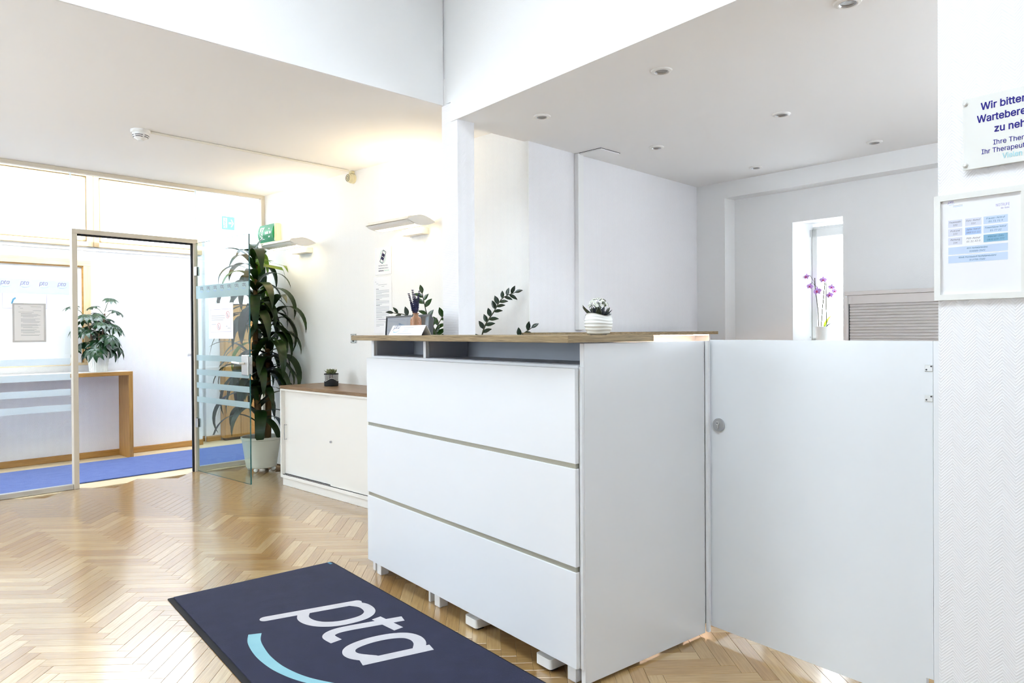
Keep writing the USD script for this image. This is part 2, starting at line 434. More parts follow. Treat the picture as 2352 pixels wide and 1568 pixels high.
for per in range(-9, 9):
    for k in range(-110, 110):
        for fam in (0, 1):
            a, b = k * BW + per * BL, k * BW - per * BL
            r = (a, a + BL, b, b + BW) if fam == 0 else (a, a + BW, b + BW, b + BW + BL)
            pc, qc = (r[0] + r[1]) / 2, (r[2] + r[3]) / 2
            u, v = pc * PD + qc * QD + np.array([U0, V0])
            if v > 6.42 or u > 3.30 and v > 3.2:
                continue
            x, y = (DG * u + DL * v)[:2]
            if not (-1.5 < x < 3.4 and 0.2 < y < 6.7):
                continue
            hid = mat_poly.contains(Polygon([(x - .15, y - .15), (x + .15, y - .15), (x + .15, y + .15), (x - .15, y + .15)]))
            size = -1.0
            depth = VIEW[2] @ np.array([x, y, -EYE_H])
            if depth > 0.6 and not hid:
                px, py, dd = pixel((x, y, 0))
                if -90 < px < 2440 and py < 1640 and not (px > 860 and x > 1.78 and not (px > 1380 and y < 1.80)) and not mat_poly.buffer(-0.06).contains(Polygon([(x, y), (x + .001, y), (x, y + .001)])):
                    size = 1.0 / dd ** 3
            blocks.append((size, fam, r, rng.random(), rng.random()))
blocks.sort(key=lambda t: -t[0])
rest = []
for i, (size, fam, r, t1, t2) in enumerate(blocks):
    m = block(*r, 0.0003 * t2)
    if i < 300:
        tone = min(4, int(5 * (0.5 * t1 + 0.5 * t2 * t1 + 0.25 * t2)))
        part(floor, 'parquet_block', m, f"parquet_{'pq'[fam]}_{tone}")
    else:
        rest.append(m)
part(floor, 'parquet_rest', cat(rest), 'parquet_far', kind='stuff')

single('floor_corridor', g_box(-2.2, 5.0, 6.44, 8.6, -0.2, -0.001), 'wood_strip', kind='structure')

# ceiling of the entrance room up to the edge of the roof-light well
ceil_poly = Polygon([(-2.3, 3.125), (2.312, 3.544), (2.36, 3.46), (2.9, 3.40)] + [tuple(G(*uv)[:2]) for uv in ((3.6, 3.2), (3.6, 6.60), (-3.2, 6.60))])
single('ceiling', prism(ceil_poly, CEIL, 2.75), 'paint_ceiling', kind='structure')
# ceiling over the reception alcove, its front edge is the beam band
alc = Polygon([(BEAM_X, 3.457), (2.501, 3.493), (2.938, 3.53), (2.941, 3.51), (5.05, 3.78), (5.5, 3.9), (5.5, -2.8), (BEAM_X, -2.8)])
single('ceiling_alcove', prism(alc, SOFFIT, 2.603), 'paint_ceiling', kind='structure')
# walls of the roof-light well
single('wall_well_right', box(2.322, 2.6, -2.8, 3.556, 2.6031, TOPZ), 'paint_white', kind='structure')
single('wall_well_far', prism([(-2.3, 3.125), (2.3215, 3.545), (2.3215, 3.75), (-2.3, 3.33)], 2.7501, TOPZ), 'paint_white', kind='structure')
single('trim_1', prism([(-2.3, 3.115), (2.3095, 3.534), (2.3095, 3.546), (-2.3, 3.126)], CEIL + 0.001, TOPZ), 'paint_white', kind='structure')
single('wall_left', cat([box(-2.5, -2.3, -2.8, 7.0, 0, .9), box(-2.5, -2.3, -2.8, 7.0, 2.4, TOPZ), box(-2.5, -2.3, -2.8, 3.0, .9, 2.4), box(-2.5, -2.3, 5.1, 7.0, .9, 2.4)]), 'paint_white', kind='structure')
MLW = axes((-2.3, 3.0, 0), (0, 1, 0), (-1, 0, 0), UP)
# roof of the well with its glazed opening
RX0, RX1, RY0, RY1 = -0.2, 0.98, -0.9, 2.85
single('ceiling_well', prism(sbox(-2.5, -3.0, 2.6, 3.7).difference(sbox(RX0, RY0, RX1, RY1)), TOPZ + .001, TOPZ + .2), 'paint_white', kind='structure')
single('wall_behind', cat([box(-2.5, 3.3, -3.0, -2.8, 0, TOPZ), box(4.3, 5.5, -3.0, -2.8, 0, TOPZ), box(3.3, 4.3, -3.0, -2.8, 0, .9), box(3.3, 4.3, -3.0, -2.8, 2.2, TOPZ)]), 'paint_white', kind='structure')
# pillar under the beam
single('wall_pillar', box(BEAM_X + 0.004, 2.432, 3.394, 3.556, 0, 2.5915), 'wallpaper_cross_grid', kind='structure')
# lamp wall
single('wall_lamp_side', g_box(3.409, 3.56, 3.0405, 6.64, 0, 2.62), 'wallpaper_lamp', kind='structure')
# alcove walls
single('wall_alcove_left', prism([(2.943, 3.502), (5.0355, 3.759), (5.5, 3.82), (5.5, 4.0), (3.02, 4.0), (2.90, 3.80)], 0, SOFFIT), 'wallpaper_cross_grid', kind='structure')
FA = np.array([5.036, 3.759, 0]); FD = np.array([0.0449, -0.999, 0]); FN = np.array([0.999, 0.0449, 0])
MF = axes(FA, FD, FN, UP)                  # local: s along the wall towards the right, depth behind the pilaster plane, z
MFl = MF.copy()
def far_box(s0, s1, d0, d1, z0, z1, b=0.0):
    return moved(box(s0, s1, d0, d1, z0, z1, b), MF)
W2S = (3.2, 6.0)                           # span of an unseen window added to brighten the alcove
def splay(s0a, s0b, s1a, s1b, da, db, z0a, z0b, z1a, z1b):
    pass
fw = [far_box(0.0, 0.272, 0.0, 0.5, 0, SOFFIT), far_box(0.272, 6.6, 0.0, 0.5, 2.347, SOFFIT)]
fw += [far_box(0.272, 0.781, 0.15, 0.5, 0, 2.347), far_box(1.175, W2S[0], 0.15, 0.5, 0, 2.347), far_box(W2S[1], 6.6, 0.15, 0.5, 0, 2.347),
       far_box(0.781, 1.175, 0.15, 0.5, 0, 1.12), far_box(0.781, 1.175, 0.15, 0.5, 2.099, 2.347),
       far_box(W2S[0], W2S[1], 0.15, 0.5, 0, 0.7), far_box(W2S[0], W2S[1], 0.15, 0.5, 2.25, 2.347)]
single('wall_alcove_far', cat(fw), 'paint_white', kind='structure')
def sash(name, s0, s1, z0, z1, d, M=MF):
    w = thing(name, kind='structure')
    mk = lambda a, b, c, e, f, g_: moved(box(a, b, c, e, f, g_, 0.004), M)
    fwid = 0.045
    part(w, 'window_frame', cat([mk(s0, s0 + 0.03, d, d + .07, z0, z1), mk(s1 - 0.03, s1, d, d + .07, z0, z1), mk(s0, s1, d, d + .07, z1 - 0.03, z1), mk(s0, s1, d, d + .07, z0, z0 + 0.03)]), 'plastic_white')
    a, b, c, e = s0 + .022, s1 - .022, z0 + .022, z1 - .022
    part(w, 'window_sash', cat([mk(a, a + fwid, d - .018, d + .05, c, e), mk(b - fwid, b, d - .018, d + .05, c, e), mk(a, b, d - .018, d + .05, e - fwid - .02, e), mk(a, b, d - .018, d + .05, c, c + fwid)]), 'plastic_white')
    part(w, 'window_pane', moved(box(a + fwid - .006, b - fwid + .006, d + .012, d + .02, c + fwid - .006, e - fwid - .014), M), 'glass_window')
    return w
w1 = sash('window_1', 0.822, 1.32, 1.121, 2.075, 0.36)
part(w1, 'window_hinge', far_box(0.816, 0.836, 0.325, 0.342, 1.99, 2.052, 0.003), 'metal_dark', label='dark metal hinge at the upper corner')
part(w1, 'window_hinge', far_box(0.816, 0.836, 0.325, 0.342, 1.185, 1.20, 0.003), 'metal_dark', label='dark metal hinge low on the sash')
# splayed reveal of the window: left cheek and head
rev = cat([moved(prism([(0.74, 0.1505), (0.7815, 0.1505), (0.845, 0.36), (0.845, 0.5), (0.74, 0.5)], 1.12, 2.15), MF),
           moved(box(1.175, 1.6, 0.3, 0.5, 1.12, 2.15), MF)])
part(w1, 'window_reveal', rev, 'paint_white')
part(w1, 'window_sill', far_box(0.781, 1.19, 0.13, 0.37, 1.10, 1.121, 0.004), 'plastic_white')
sash('added_window_2', W2S[0], W2S[1], 0.7, 2.25, 0.36)  # added out of view, lets more sky light into the alcove
sash('added_window_5', 0.0, 2.1, 0.9, 2.4, 0.06, MLW)  # unseen window, added to brighten the entrance room and its ceiling
sash('added_window_7', 0.0, 1.0, 0.9, 2.2, 0.06, axes((3.3, -2.8, 0), (1, 0, 0), (0, -1, 0), UP))  # added behind the viewer as extra daylight for the alcove
rw = thing('window_6', kind='structure')
part(rw, 'window_frame', prism(sbox(RX0, RY0, RX1, RY1).difference(sbox(RX0 + .05, RY0 + .05, RX1 - .05, RY1 - .05)), TOPZ + .05, TOPZ + .12), 'plastic_white')
part(rw, 'window_pane', box(RX0 + .045, RX1 - .045, RY0 + .045, RY1 - .045, TOPZ + .08, TOPZ + .088), 'glass_window')
# right-hand wall beside the gate
single('wall_right', box(2.42, 2.60, -2.8, 0.897, 0, 2.479), 'wallpaper_counter_grid', kind='structure')

# corridor behind the glass: wall with clerestory windows, recess, end walls; its unseen roof has an open slot added for sky light
CV = 8.02
cw = [g_box(-2.2, 3.44, CV, CV + .16, 0, 2.19), g_box(-2.2, 3.44, CV, CV + .16, 2.845, 3.3), g_box(3.40, 3.44, CV, CV + .16, 2.19, 2.845), g_box(-2.2, 0.2, CV, CV + .16, 2.19, 2.845)]
single('wall_corridor', cat(cw), 'wallpaper_corridor', kind='structure')
single('wall_corridor_recess', cat([g_box(3.44, 3.56, 8.25, 8.40, 0, 3.3), g_box(3.56, 5.0, 8.20, 8.40, 0, 3.3), g_box(3.42, 3.44, 8.17, 8.40, 0, 3.3)]), 'wallpaper_corridor', kind='structure')
single('wall_corridor_end', cat([g_box(4.85, 5.0, 6.45, 8.4, 0, 3.3), g_box(-2.3, -2.2, 6.45, 8.2, 0, 3.3)]), 'paint_white', kind='structure')
single('ceiling_corridor', prism(Polygon([tuple(G(*q)[:2]) for q in ((-2.3, 6.5), (5, 6.5), (5, 8.5), (-2.3, 8.5))]).difference(Polygon([tuple(G(*q)[:2]) for q in ((-1.6, 6.75), (4.4, 6.75), (4.4, 7.75), (-1.6, 7.75))])), 3.301, 3.4), 'paint_white', kind='structure')
single('wall_over_partition', cat([g_box(-3.2, 3.409, 6.60, 6.64, 2.60, 3.3), g_box(3.57, 4.9, 6.45, 6.60, 0, 3.3)]), 'paint_white', kind='structure')
single('trim_2', g_box(-2.2, 3.44, CV - .012, CV, 2.098, 2.116), 'paint_white', kind='structure')
single('baseboard_corridor', cat([g_box(-2.0, 3.44, CV - .018, CV, 0, .062, .003), g_box(3.44, 3.56, 8.235, 8.25, 0, .062), g_box(3.56, 3.725, 8.182, 8.20, 0, .062)]), 'wood_oak', kind='structure')
def wood_window(name, u0, u1):
    w = thing(name, kind='structure')
    z0, z1, d = 2.135, 2.872, CV - .03
    b = lambda a, e, c, f, v0=d, v1=CV + .1: g_box(a, e, v0, v1, c, f, .004)
    part(w, 'window_frame', cat([b(u0, u1, z0, z0 + .052), b(u0, u1, z1 - .03, z1)]), 'wood_frame')
    part(w, 'window_frame', cat([b(u0, u0 + .052, z0, z1), b(u1 - .06, u1, z0, z1)]), 'wood_frame_up')
    a, e, c, f = u0 + .056, u1 - .064, z0 + .056, z1 - .034
    part(w, 'window_sash', cat([b(a, e, c, c + .018, d + .012, CV + .09), b(a, e, f - .024, f, d + .012, CV + .09), b(a, a + .02, c, f, d + .012, CV + .09), b(e - .03, e, c, f, d + .012, CV + .09)]), 'wood_frame_up')
    part(w, 'window_pane', g_box(a + .015, e - .02, CV + .03, CV + .038, c + .012, f - .018), 'glass_window')
wood_window('window_3', 1.02, 2.345)
wood_window('window_4', 2.347, 3.44)
single('wall_outside', g_box(-2.0, 6.0, 10.2, 10.4, 0, 2.62), 'outside_wall', kind='structure')
# ------------------------------------------------------------------ the pta word mark, drawn from strokes (s to the right, t up; about 0.75 wide)
def logo_shapes():
    p = unary_union([stroke([(.547, -.565), (.632, -.176)], .05), stroke(smooth_path([(.63, -.20), (.69, -.168), (.765, -.178), (.806, -.232), (.803, -.325), (.768, -.392), (.712, -.430), (.645, -.436), (.585, -.405)]), .05)])
    t = unary_union([stroke(smooth_path([(.93, -.105), (.902, -.21), (.868, -.34), (.866, -.40), (.892, -.432), (.955, -.428)]), .05, 'flat'), stroke([(.850, -.192), (1.012, -.174)], .045, 'flat')])
    a = unary_union([stroke(smooth_path([(1.222, -.205), (1.18, -.176), (1.13, -.168), (1.082, -.190), (1.048, -.25), (1.034, -.33), (1.044, -.402), (1.078, -.434), (1.125, -.430), (1.185, -.385)]), .05), stroke([(1.247, -.163), (1.187, -.438)], .05, 'flat')])
    arc = smooth_path([(.672, -.655), (.74, -.682), (.83, -.697), (.93, -.702), (1.05, -.690), (1.18, -.650), (1.31, -.572), (1.40, -.49)], 6)
    n = len(arc); d = np.gradient(arc, axis=0); d /= np.linalg.norm(d, axis=1, keepdims=True); nn = np.stack([-d[:, 1], d[:, 0]], 1)
    w = np.interp(np.linspace(0, 1, n), [0, .3, .8, 1], [.026, .024, .016, .006])[:, None]
    smile = Polygon(np.vstack([arc + nn * w, (arc - nn * w)[::-1]])).buffer(0)
    return unary_union([p, t, a]), smile
LOGO, SMILE = logo_shapes()
def logo(width, depth=0.0004, mirror=False, thin=1.0):
    """Word mark and smile scaled to the given width, lower left corner of the letters' box at the origin."""
    k = width / 0.72
    out = []
    for s in (LOGO, SMILE):
        s = affinity.scale(affinity.translate(s, -.54, .57), k, k, origin=(0, 0))
        if mirror:
            s = affinity.scale(s, -1, 1, origin=(width / 2, 0))
        out.append(prism(s.simplify(width * 0.004), 0, depth))
    return out

def text_bars(rows, h, depth=0.0004):
    """Unreadably small print: rows of (x0, x1, y)."""
    return cat([box(a, b, y, y + h, 0, depth) for a, b, y in rows])

# ------------------------------------------------------------------ doormat
mm = thing('doormat', 'navy blue doormat with white letters and a cyan curve before the reception counter', 'doormat', turn((1.629, 3.627, 0), -89.27))
part(mm, 'rubber_border', prism(sbox(0, -.83, 1.80, 0).buffer(-.006).buffer(.006), 0, .004), 'rubber_black', label='black rubber edge')
part(mm, 'pile', prism(sbox(.010, -.806, 1.79, -.012).buffer(-.004).buffer(.004), .002, .009), 'mat_navy')
part(mm, 'lettering', prism(LOGO, .006, .0096), 'mat_letter', label='white woven letters pta')
part(mm, 'smile', prism(SMILE, .006, .0096), 'mat_cyan', label='light cyan curved line')
part(mm, 'care_label', box(.012, .05, -.034, -.020, .008, .0094), 'ink_teal')

# ------------------------------------------------------------------ reception counter (x is the depth, y the length)
rc = thing('reception_counter', 'tall white reception counter with three long drawer fronts and an oak worktop', 'reception counter', turn((1.70, 1.77, 0), 0))
o = np.array([-1.70, -1.77, 0])
cb = lambda *a, **k: shift(box(*a, **k), o)
part(rc, 'side_panel', cb(1.734, 2.42, 1.772, 1.794, .012, 1.2085, b=.0015), 'laminate_white')
part(rc, 'edge_strip', cb(1.7235, 1.734, 1.7725, 1.787, .068, 1.126, b=.001), 'laminate_white')
part(rc, 'side_panel', cb(1.73, 1.985, 3.318, 3.345, .012, 1.2085, b=.0015), 'laminate_white')
part(rc, 'carcass', cb(1.727, 2.06, 1.795, 3.317, .070, 1.131, b=.001), 'laminate_white')
for z0, z1 in ((.070, .407), (.4265, .770), (.788, 1.1205)):
    d = part(rc, 'drawer', cb(1.705, 1.7235, 1.7875, 3.352, z0, z1, b=.0012), 'laminate_white')
for z0, z1 in ((.4075, .426), (.7705, .7875)):
    part(rc, 'grip_rail', cb(1.7105, 1.7265, 1.792, 3.347, z0, z1), 'metal_rail', label='slim brushed metal grip rail between drawers')
part(rc, 'divider', cb(1.73, 1.965, 2.809, 2.831, 1.131, 1.2085, b=.001), 'laminate_white')
part(rc, 'cubby_back', cb(1.965, 1.985, 1.794, 3.318, 1.131, 1.2085), 'laminate_grey')
part(rc, 'cubby_lining', cat([cb(1.745, 1.9645, 3.314, 3.3178, 1.1315, 1.208), cb(1.745, 1.9645, 2.8055, 2.8088, 1.1315, 1.208), cb(1.745, 1.9645, 1.7942, 1.798, 1.1315, 1.208), cb(1.745, 1.9645, 1.80, 3.314, 1.1312, 1.1330)]), 'laminate_grey', label='grey lining of the open cubbies')
part(rc, 'worktop', cb(1.640, 2.080, 1.752, 3.397, 1.2115, 1.2365, b=.0012), 'wood_counter_edge', label='oak worktop on the counter')
part(rc, 'worktop_edging', cb(1.641, 2.079, 1.7505, 1.7522, 1.2122, 1.2358), 'wood_counter_side')
for x, y in ((1.735, 3.29), (1.735, 2.735), (1.735, 1.845)):
    part(rc, 'foot', cb(x, x + .045, y - .022, y + .022, 0, .07, b=.002), 'laminate_white')
part(rc, 'foot', cb(1.74, 1.80, 2.80, 2.815, 0, .07, b=.001), 'laminate_white')
part(rc, 'foot', cb(1.76, 2.05, 1.80, 1.815, 0, .07, b=.001), 'laminate_white')
part(rc, 'return_panel', cb(2.425, 2.85, 1.778, 1.794, .045, 1.208, b=.001), 'laminate_white')
part(rc, 'post', cat([shift(prism(sbox(2.4205, 1.756, 2.437, 1.7715).buffer(-.004).buffer(.004), .018, 1.2085), o), cb(2.437, 2.446, 1.766, 1.7775, .03, 1.2085)]), 'laminate_white')

# ------------------------------------------------------------------ half-height gate
gt = thing('counter_gate', 'plain white half-height gate panel between the counter and the papered wall', 'gate', turn((2.45, 1.34, 0), 0))
o2 = np.array([-2.45, -1.34, 0])
gp = Polygon([(1.763, .038), (1.763, 1.2125), (.9225, 1.2125), (.9225, .133), (.944, .133), (.944, .038)])
M_yz = axes((2.445, 0, 0), (0, 1, 0), UP, (1, 0, 0))
part(gt, 'gate_panel', shift(moved(prism(gp, 0, .019), M_yz), o2), 'laminate_gate')
lk = part(gt, 'lock', shift(cyl((2.4375, 1.719, .868), (2.4451, 1.719, .868), .0265, 32), o2), 'metal_steel', smooth=40, label='round steel lock rosette')
part(lk, 'key_cylinder', shift(cat([cyl((2.4350, 1.7215, .875), (2.4377, 1.7215, .875), .0085, 20), box(2.4353, 2.4377, 1.7165, 1.7235, .852, .872, .001)]), o2), 'metal_alu')
part(lk, 'keyhole', shift(box(2.4345, 2.4352, 1.7195, 1.7275, .8740, .8765), o2), 'metal_dark')
for z in (1.126, 1.030):
    hp = part(gt, 'hinge_plate', shift(box(2.4425, 2.4455, .922, .946, z - .0105, z + .0105, .001), o2), 'metal_alu', label='small square-cut metal hinge plate')
    part(hp, 'screw', shift(cat([cyl((2.4415, .9265, z + .006), (2.4426, .9265, z + .006), .0026, 10), cyl((2.4415, .9405, z - .005), (2.4426, .9405, z - .005), .0026, 10)]), o2), 'metal_dark')
part(gt, 'hinge_strip', shift(box(2.441, 2.462, .8985, .9205, .0, 1.2125, .0015), o2), 'laminate_white')

# ------------------------------------------------------------------ sideboard under the lamps
sb = thing('sideboard', 'low white sideboard with sliding doors and a brown oak-look top under the wall lamps', 'sideboard', axes(G(2.95, 5.39, 0), -DL, DG, UP))
bx = lambda *a, **k: box(*a, **k)           # x along the front to the right, y the depth, z
part(sb, 'plinth', box(.015, 1.78, .012, .44, 0, .064, .002), 'laminate_warm')
part(sb, 'body', cat([box(0, .018, 0, .452, .0645, .795, .001), box(1.772, 1.79, 0, .452, .0645, .795, .001), box(.018, 1.772, 0, .452, .0645, .088, .001), box(.018, 1.772, 0, .452, .780, .795, .001), box(.018, 1.772, .43, .452, .088, .78)]), 'laminate_warm')
sd = part(sb, 'sliding_door', box(.0185, .95, .034, .048, .094, .779, .001), 'laminate_warm')
part(sd, 'handle', cat([box(.044, .049, .009, .014, .374, .503, .001), box(.0445, .0485, .012, .0345, .377, .382), box(.0445, .0485, .012, .0345, .494, .499)]), 'metal_steel', label='thin steel bar handle')
sd = part(sb, 'sliding_door', box(.722, 1.7715, .012, .026, .092, .779, .001), 'laminate_warm')
part(sd, 'lock', cyl((.742, .001, .428), (.742, .0125, .428), .0085, 18), 'metal_steel', smooth=40, label='small round steel lock')
part(sb, 'sliding_track', cat([box(.019, 1.771, .010, .014, .0882, .0915), box(.019, 1.771, .028, .032, .0882, .0915)]), 'metal_dark', label='dark double sliding track')
part(sb, 'top', box(-.003, 1.793, -.004, .4535, .7955, .8205, .0015), 'wood_sideboard', label='brown oak-look top board')
part(sb, 'badge', box(.0, .016, -.0048, -.0039, .804, .812), 'metal_alu')
# ------------------------------------------------------------------ glass partition with door
PV = 6.509
gpn = thing('glass_partition', 'floor-to-ceiling clear glass wall with frosted stripes between entrance room and corridor', 'glass wall')
gl = lambda u0, u1, z0, z1, v0=PV - .005, v1=PV + .005, b=0.0: g_box(u0, u1, v0, v1, z0, z1, b)
part(gpn, 'ceiling_rail', gl(-2.0, 3.408, 2.560, 2.5915, PV - .02, PV + .02, .002), 'metal_cream')
part(gpn, 'wall_rail', gl(3.372, 3.4085, .03, 2.5595, PV - .02, PV + .02, .002), 'metal_cream')
part(gpn, 'bottom_rail', gl(-2.0, 1.7425, .0, .042, PV - .02, PV + .02, .003), 'metal_alu')
part(gpn, 'bottom_rail', gl(2.7515, 3.371, .0, .042, PV - .02, PV + .02, .003), 'metal_alu')
part(gpn, 'glass_pane', gl(.60, 1.738, .035, 2.565), 'glass_clear')
part(gpn, 'glass_pane', gl(-1.2, .598, .035, 2.565), 'glass_clear')
part(gpn, 'glass_pane', gl(1.7505, 2.737, 2.106, 2.565), 'glass_clear')
part(gpn, 'glass_pane', gl(2.7505, 3.375, .035, 2.565), 'glass_clear')
for u in (1.744, 2.7435):
    part(gpn, 'glass_joint', gl(u - .005, u + .005, 2.108, 2.5598, PV - .0055, PV + .0055), 'film_frosted', label='pale vertical joint between two panes')
fb = part(gpn, 'frosted_band', gl(-1.1, 1.730, 1.570, 1.683, PV - .0062, PV - .0052), 'film_frosted', label='frosted band with repeated pta lettering')
lg = []; sm = []
for i in range(8):
    a, b = logo(.058)
    M = on_partition(1.647 - .1255 * i, 1.630, .0066)
    a2, b2 = moved(a, M), moved(b, M); lg.append(a2); sm.append(b2)
part(fb, 'lettering', cat(lg), 'ink_violet'); part(fb, 'smile', cat(sm), 'tile_sky')
for z in (1.035, .912, .788, .663):
    part(gpn, 'frosted_stripe', gl(-1.1, 1.730, z - .026, z + .026, PV - .0062, PV - .0052), 'film_frosted')

dr = thing('door_1', 'clear glass door leaf standing open on its slim cream metal frame', 'door', kind='structure')
part(dr, 'door_frame', cat([gl(1.744, 1.782, 0, 2.068, PV - .03, PV + .03, .002)]), 'metal_cream')
part(dr, 'door_frame', gl(2.712, 2.750, 0, 2.068, PV - .03, PV + .03, .002), 'metal_cream')
part(dr, 'door_frame', gl(1.744, 2.750, 2.0685, 2.106, PV - .03, PV + .03, .002), 'metal_cream')
part(dr, 'frame_seal', cat([gl(1.782, 2.712, 2.055, 2.0684, PV - .012, PV + .012), gl(2.700, 2.712, .0, 2.055, PV - .012, PV + .012), gl(1.782, 1.788, .0, 2.055, PV + .004, PV + .02)]), 'rubber_black', label='dark rubber seal inside the frame')
HL = G(2.731, 6.470); LE = G(2.771, 5.542); ld = (LE - HL) / np.linalg.norm(LE - HL); LW = np.linalg.norm(LE - HL)
ML = axes(HL, ld, UP, np.cross(ld, UP))     # local: x from the hinge to the lock side, y up, z towards the room
lb = lambda x0, x1, y0, y1, z0=-.005, z1=.005, b=0.0: moved(box(x0, x1, y0, y1, z0, z1, b), ML)
lf = part(dr, 'door_leaf', lb(.0, LW - .001, .010, 2.068), 'glass_door', label='clear glass door leaf swung into the room')
part(dr, 'leaf_edge', cat([lb(LW - .001, LW, .010, 2.068), ]), 'glass_edge', label='dark teal polished edge of the glass leaf')
part(dr, 'leaf_edge', cat([lb(.0, LW, .0088, .0099), lb(0, LW, 2.0681, 2.0692)]), 'glass_edge')
bd = part(dr, 'frosted_band', lb(.004, LW - .003, 1.566, 1.681, .0055, .0064), 'film_frosted_green', label='frosted band with lettering seen from behind')
lg = []; sm = []
for i in range(7):
    a, b = logo(.058, mirror=True)
    M = ML @ axes((.085 + .1235 * i, 1.634, .0067), (1, 0, 0), (0, 1, 0), (0, 0, 1))
    lg.append(moved(a, M)); sm.append(moved(b, M))
part(bd, 'lettering', cat(lg), 'ink_grey'); part(bd, 'smile', cat(sm), 'tile_blue')
for y in (1.035, .906, .788, .661):
    part(dr, 'frosted_stripe', lb(.004, LW - .003, y - .025, y + .025, .0055, .0064), 'film_frosted_green')
for y0 in (1.775, .405):
    hg = part(dr, 'door_hinge', cat([lb(-.012, .032, y0, y0 + .082, .006, .018, .003), lb(-.012, .032, y0, y0 + .082, -.018, -.006, .003)]), 'metal_alu')
    part(dr, 'hinge_pin', moved(cyl((-.013, y0, .0), (-.013, y0 + .085, .0), .008, 14), ML), 'metal_dark')
lk = part(dr, 'lock_case', cat([lb(LW - .108, LW - .002, .905, 1.073, .0065, .021, .006), lb(LW - .108, LW + .004, .905, 1.073, -.021, -.0065, .006)]), 'metal_alu', label='square-cornered metal lock case with rounded edges')
part(lk, 'lever_handle', cat([moved(cyl((LW - .06, 1.005, .018), (LW - .06, 1.005, .062), .009, 16), ML), moved(tube([(LW - .058, 1.005, .058), (LW - .10, 1.007, .060), (LW - .185, 1.012, .060)], [.0095, .0095, .0085], 12), ML)]), 'plastic_white', smooth=40, label='white lever handle')
part(lk, 'lock_bolt', cat([lb(LW + .002, LW + .008, .918, 1.06, -.012, .012), lb(LW + .006, LW + .018, .99, 1.01, -.006, .006, .002)]), 'metal_steel')

# notice taped to the open leaf, notice on the left pane
nt = thing('door_notice', 'white paper notice with two round red no-phone symbols, taped to the open glass door leaf', 'notice', ML @ axes((.246, 1.207, .0066), (1, 0, 0), (0, 1, 0), (0, 0, 1)))
part(nt, 'sheet', box(0, .425, 0, .308, 0, .0008), 'paper')
part(nt, 'border_line', frame_xy(.028, .39, .058, .255, .002, .0009, .0013), 'ink_violet')
ring = lambda x, y, r, w: prism(Polygon(LineString([(x + r * math.cos(t), y + r * math.sin(t)) for t in np.linspace(0, 2 * math.pi, 25)]).buffer(w / 2)), .0009, .0014)
part(nt, 'prohibition_symbol', cat([ring(.335, .205, .028, .0035), prism(stroke([(.315, .225), (.355, .185)], .003), .0009, .0014)]), 'ink_red')
part(nt, 'prohibition_symbol', cat([ring(.180, .106, .028, .0035), prism(stroke([(.160, .126), (.200, .086)], .003), .0009, .0014)]), 'ink_red')
part(nt, 'phone_icon', cat([prism(unary_union([stroke([(.328, .215), (.328, .195), (.340, .188)], .005), stroke([(.173, .116), (.173, .096), (.185, .089)], .005)]), .0009, .0013)]), 'ink_grey')
part(nt, 'print', text_bars([(.05, .28, .196), (.05, .285, .178), (.05, .255, .160), (.05, .125, .122), (.33, .375, .088), (.30, .33, .104)], .005, .0012), 'ink_grey_pale')
gn = thing('pane_notice', 'sheet of typed text in a grey border stuck to the left glass pane', 'notice', on_partition(1.343, 1.193, .0068))
part(gn, 'backing', box(0, .222, 0, .303, 0, .0008), 'paper_grey')
part(gn, 'sheet', box(.0135, .207, .014, .290, .0008, .0016), 'paper')
rows = [(.038, .052, .274), (.05, .07, .262), (.12, .19, .274), (.135, .19, .244), (.04, .14, .232)]
for i, y in enumerate(np.linspace(.222, .05, 26)):
    if i % 6 != 5:
        rows.append((.055 if i % 6 < 4 else .068, .055 + .13 * (0.55 + .45 * abs(math.sin(i * 2.3))), y))
part(gn, 'print', text_bars(rows, .0028, .0019), 'ink_grey_pale')

# ------------------------------------------------------------------ corridor furniture
cp = single('carpet_runner', g_box(-2.0, 4.80, 6.690, 7.697, .0005, .011, .003), 'carpet_blue', 'long plain blue carpet runner on the corridor floor', 'carpet')
nb = thing('notice_board', 'wide white board in an oak frame on the corridor wall', 'notice board', on_board := axes(G(2.316, CV, .945), -DG, UP, DL) if False else axes(G(.70, CV, .945), DG, UP, -DL))
BWD = 1.616
part(nb, 'board', box(.02, BWD - .02, .02, 1.04, .0, .008), 'paper')
part(nb, 'frame_rail', box(0, BWD, 1.058 - .066, 1.058, 0.0, .034, .003), 'wood_frame'); part(nb, 'frame_rail', box(0, BWD, 0, .025, 0, .03, .003), 'wood_frame')
part(nb, 'frame_stile', box(BWD - .066, BWD, .025, .992, 0, .034, .003), 'wood_frame_up'); part(nb, 'frame_stile', box(0, .066, .025, .992, 0, .034, .003), 'wood_frame_up')
part(nb, 'frame_bead', cat([box(.066, BWD - .066, .980, .992, 0, .024), box(BWD - .078, BWD - .066, .025, .980, 0, .024)]), 'wood_oak')
ps = thing('poster', 'white violet-outlined poster on the corridor notice board, half behind the pane notice', 'poster', axes(G(1.578, CV - .0085, 1.502), DG, UP, -DL))
part(ps, 'sheet', box(-.01, .372, -.012, .262, 0, .0008), 'paper')
part(ps, 'border_line', frame_xy(.0, .360, .0, .252, .0035, .0009, .0013), 'ink_violet')
for tx, y, w, x in (('e-card schon', .215, .13, .11), ('gesteckt?', .180, .10, .128), ('Bitte immer vor Ihrem Termin!', .146, .295, .034), ('Vielen Dank', .110, .12, .122)):
    part(ps, 'lettering', moved(words(tx, .014, width=w, depth=.0005), axes((x, y, .0009), (1, 0, 0), (0, 1, 0), (0, 0, 1))), 'ink_violet_pale')
part(ps, 'picture', cat([prism(affinity.rotate(sbox(.03, .04, .115, .095), 10), .0009, .0013)]), 'tile_sky')
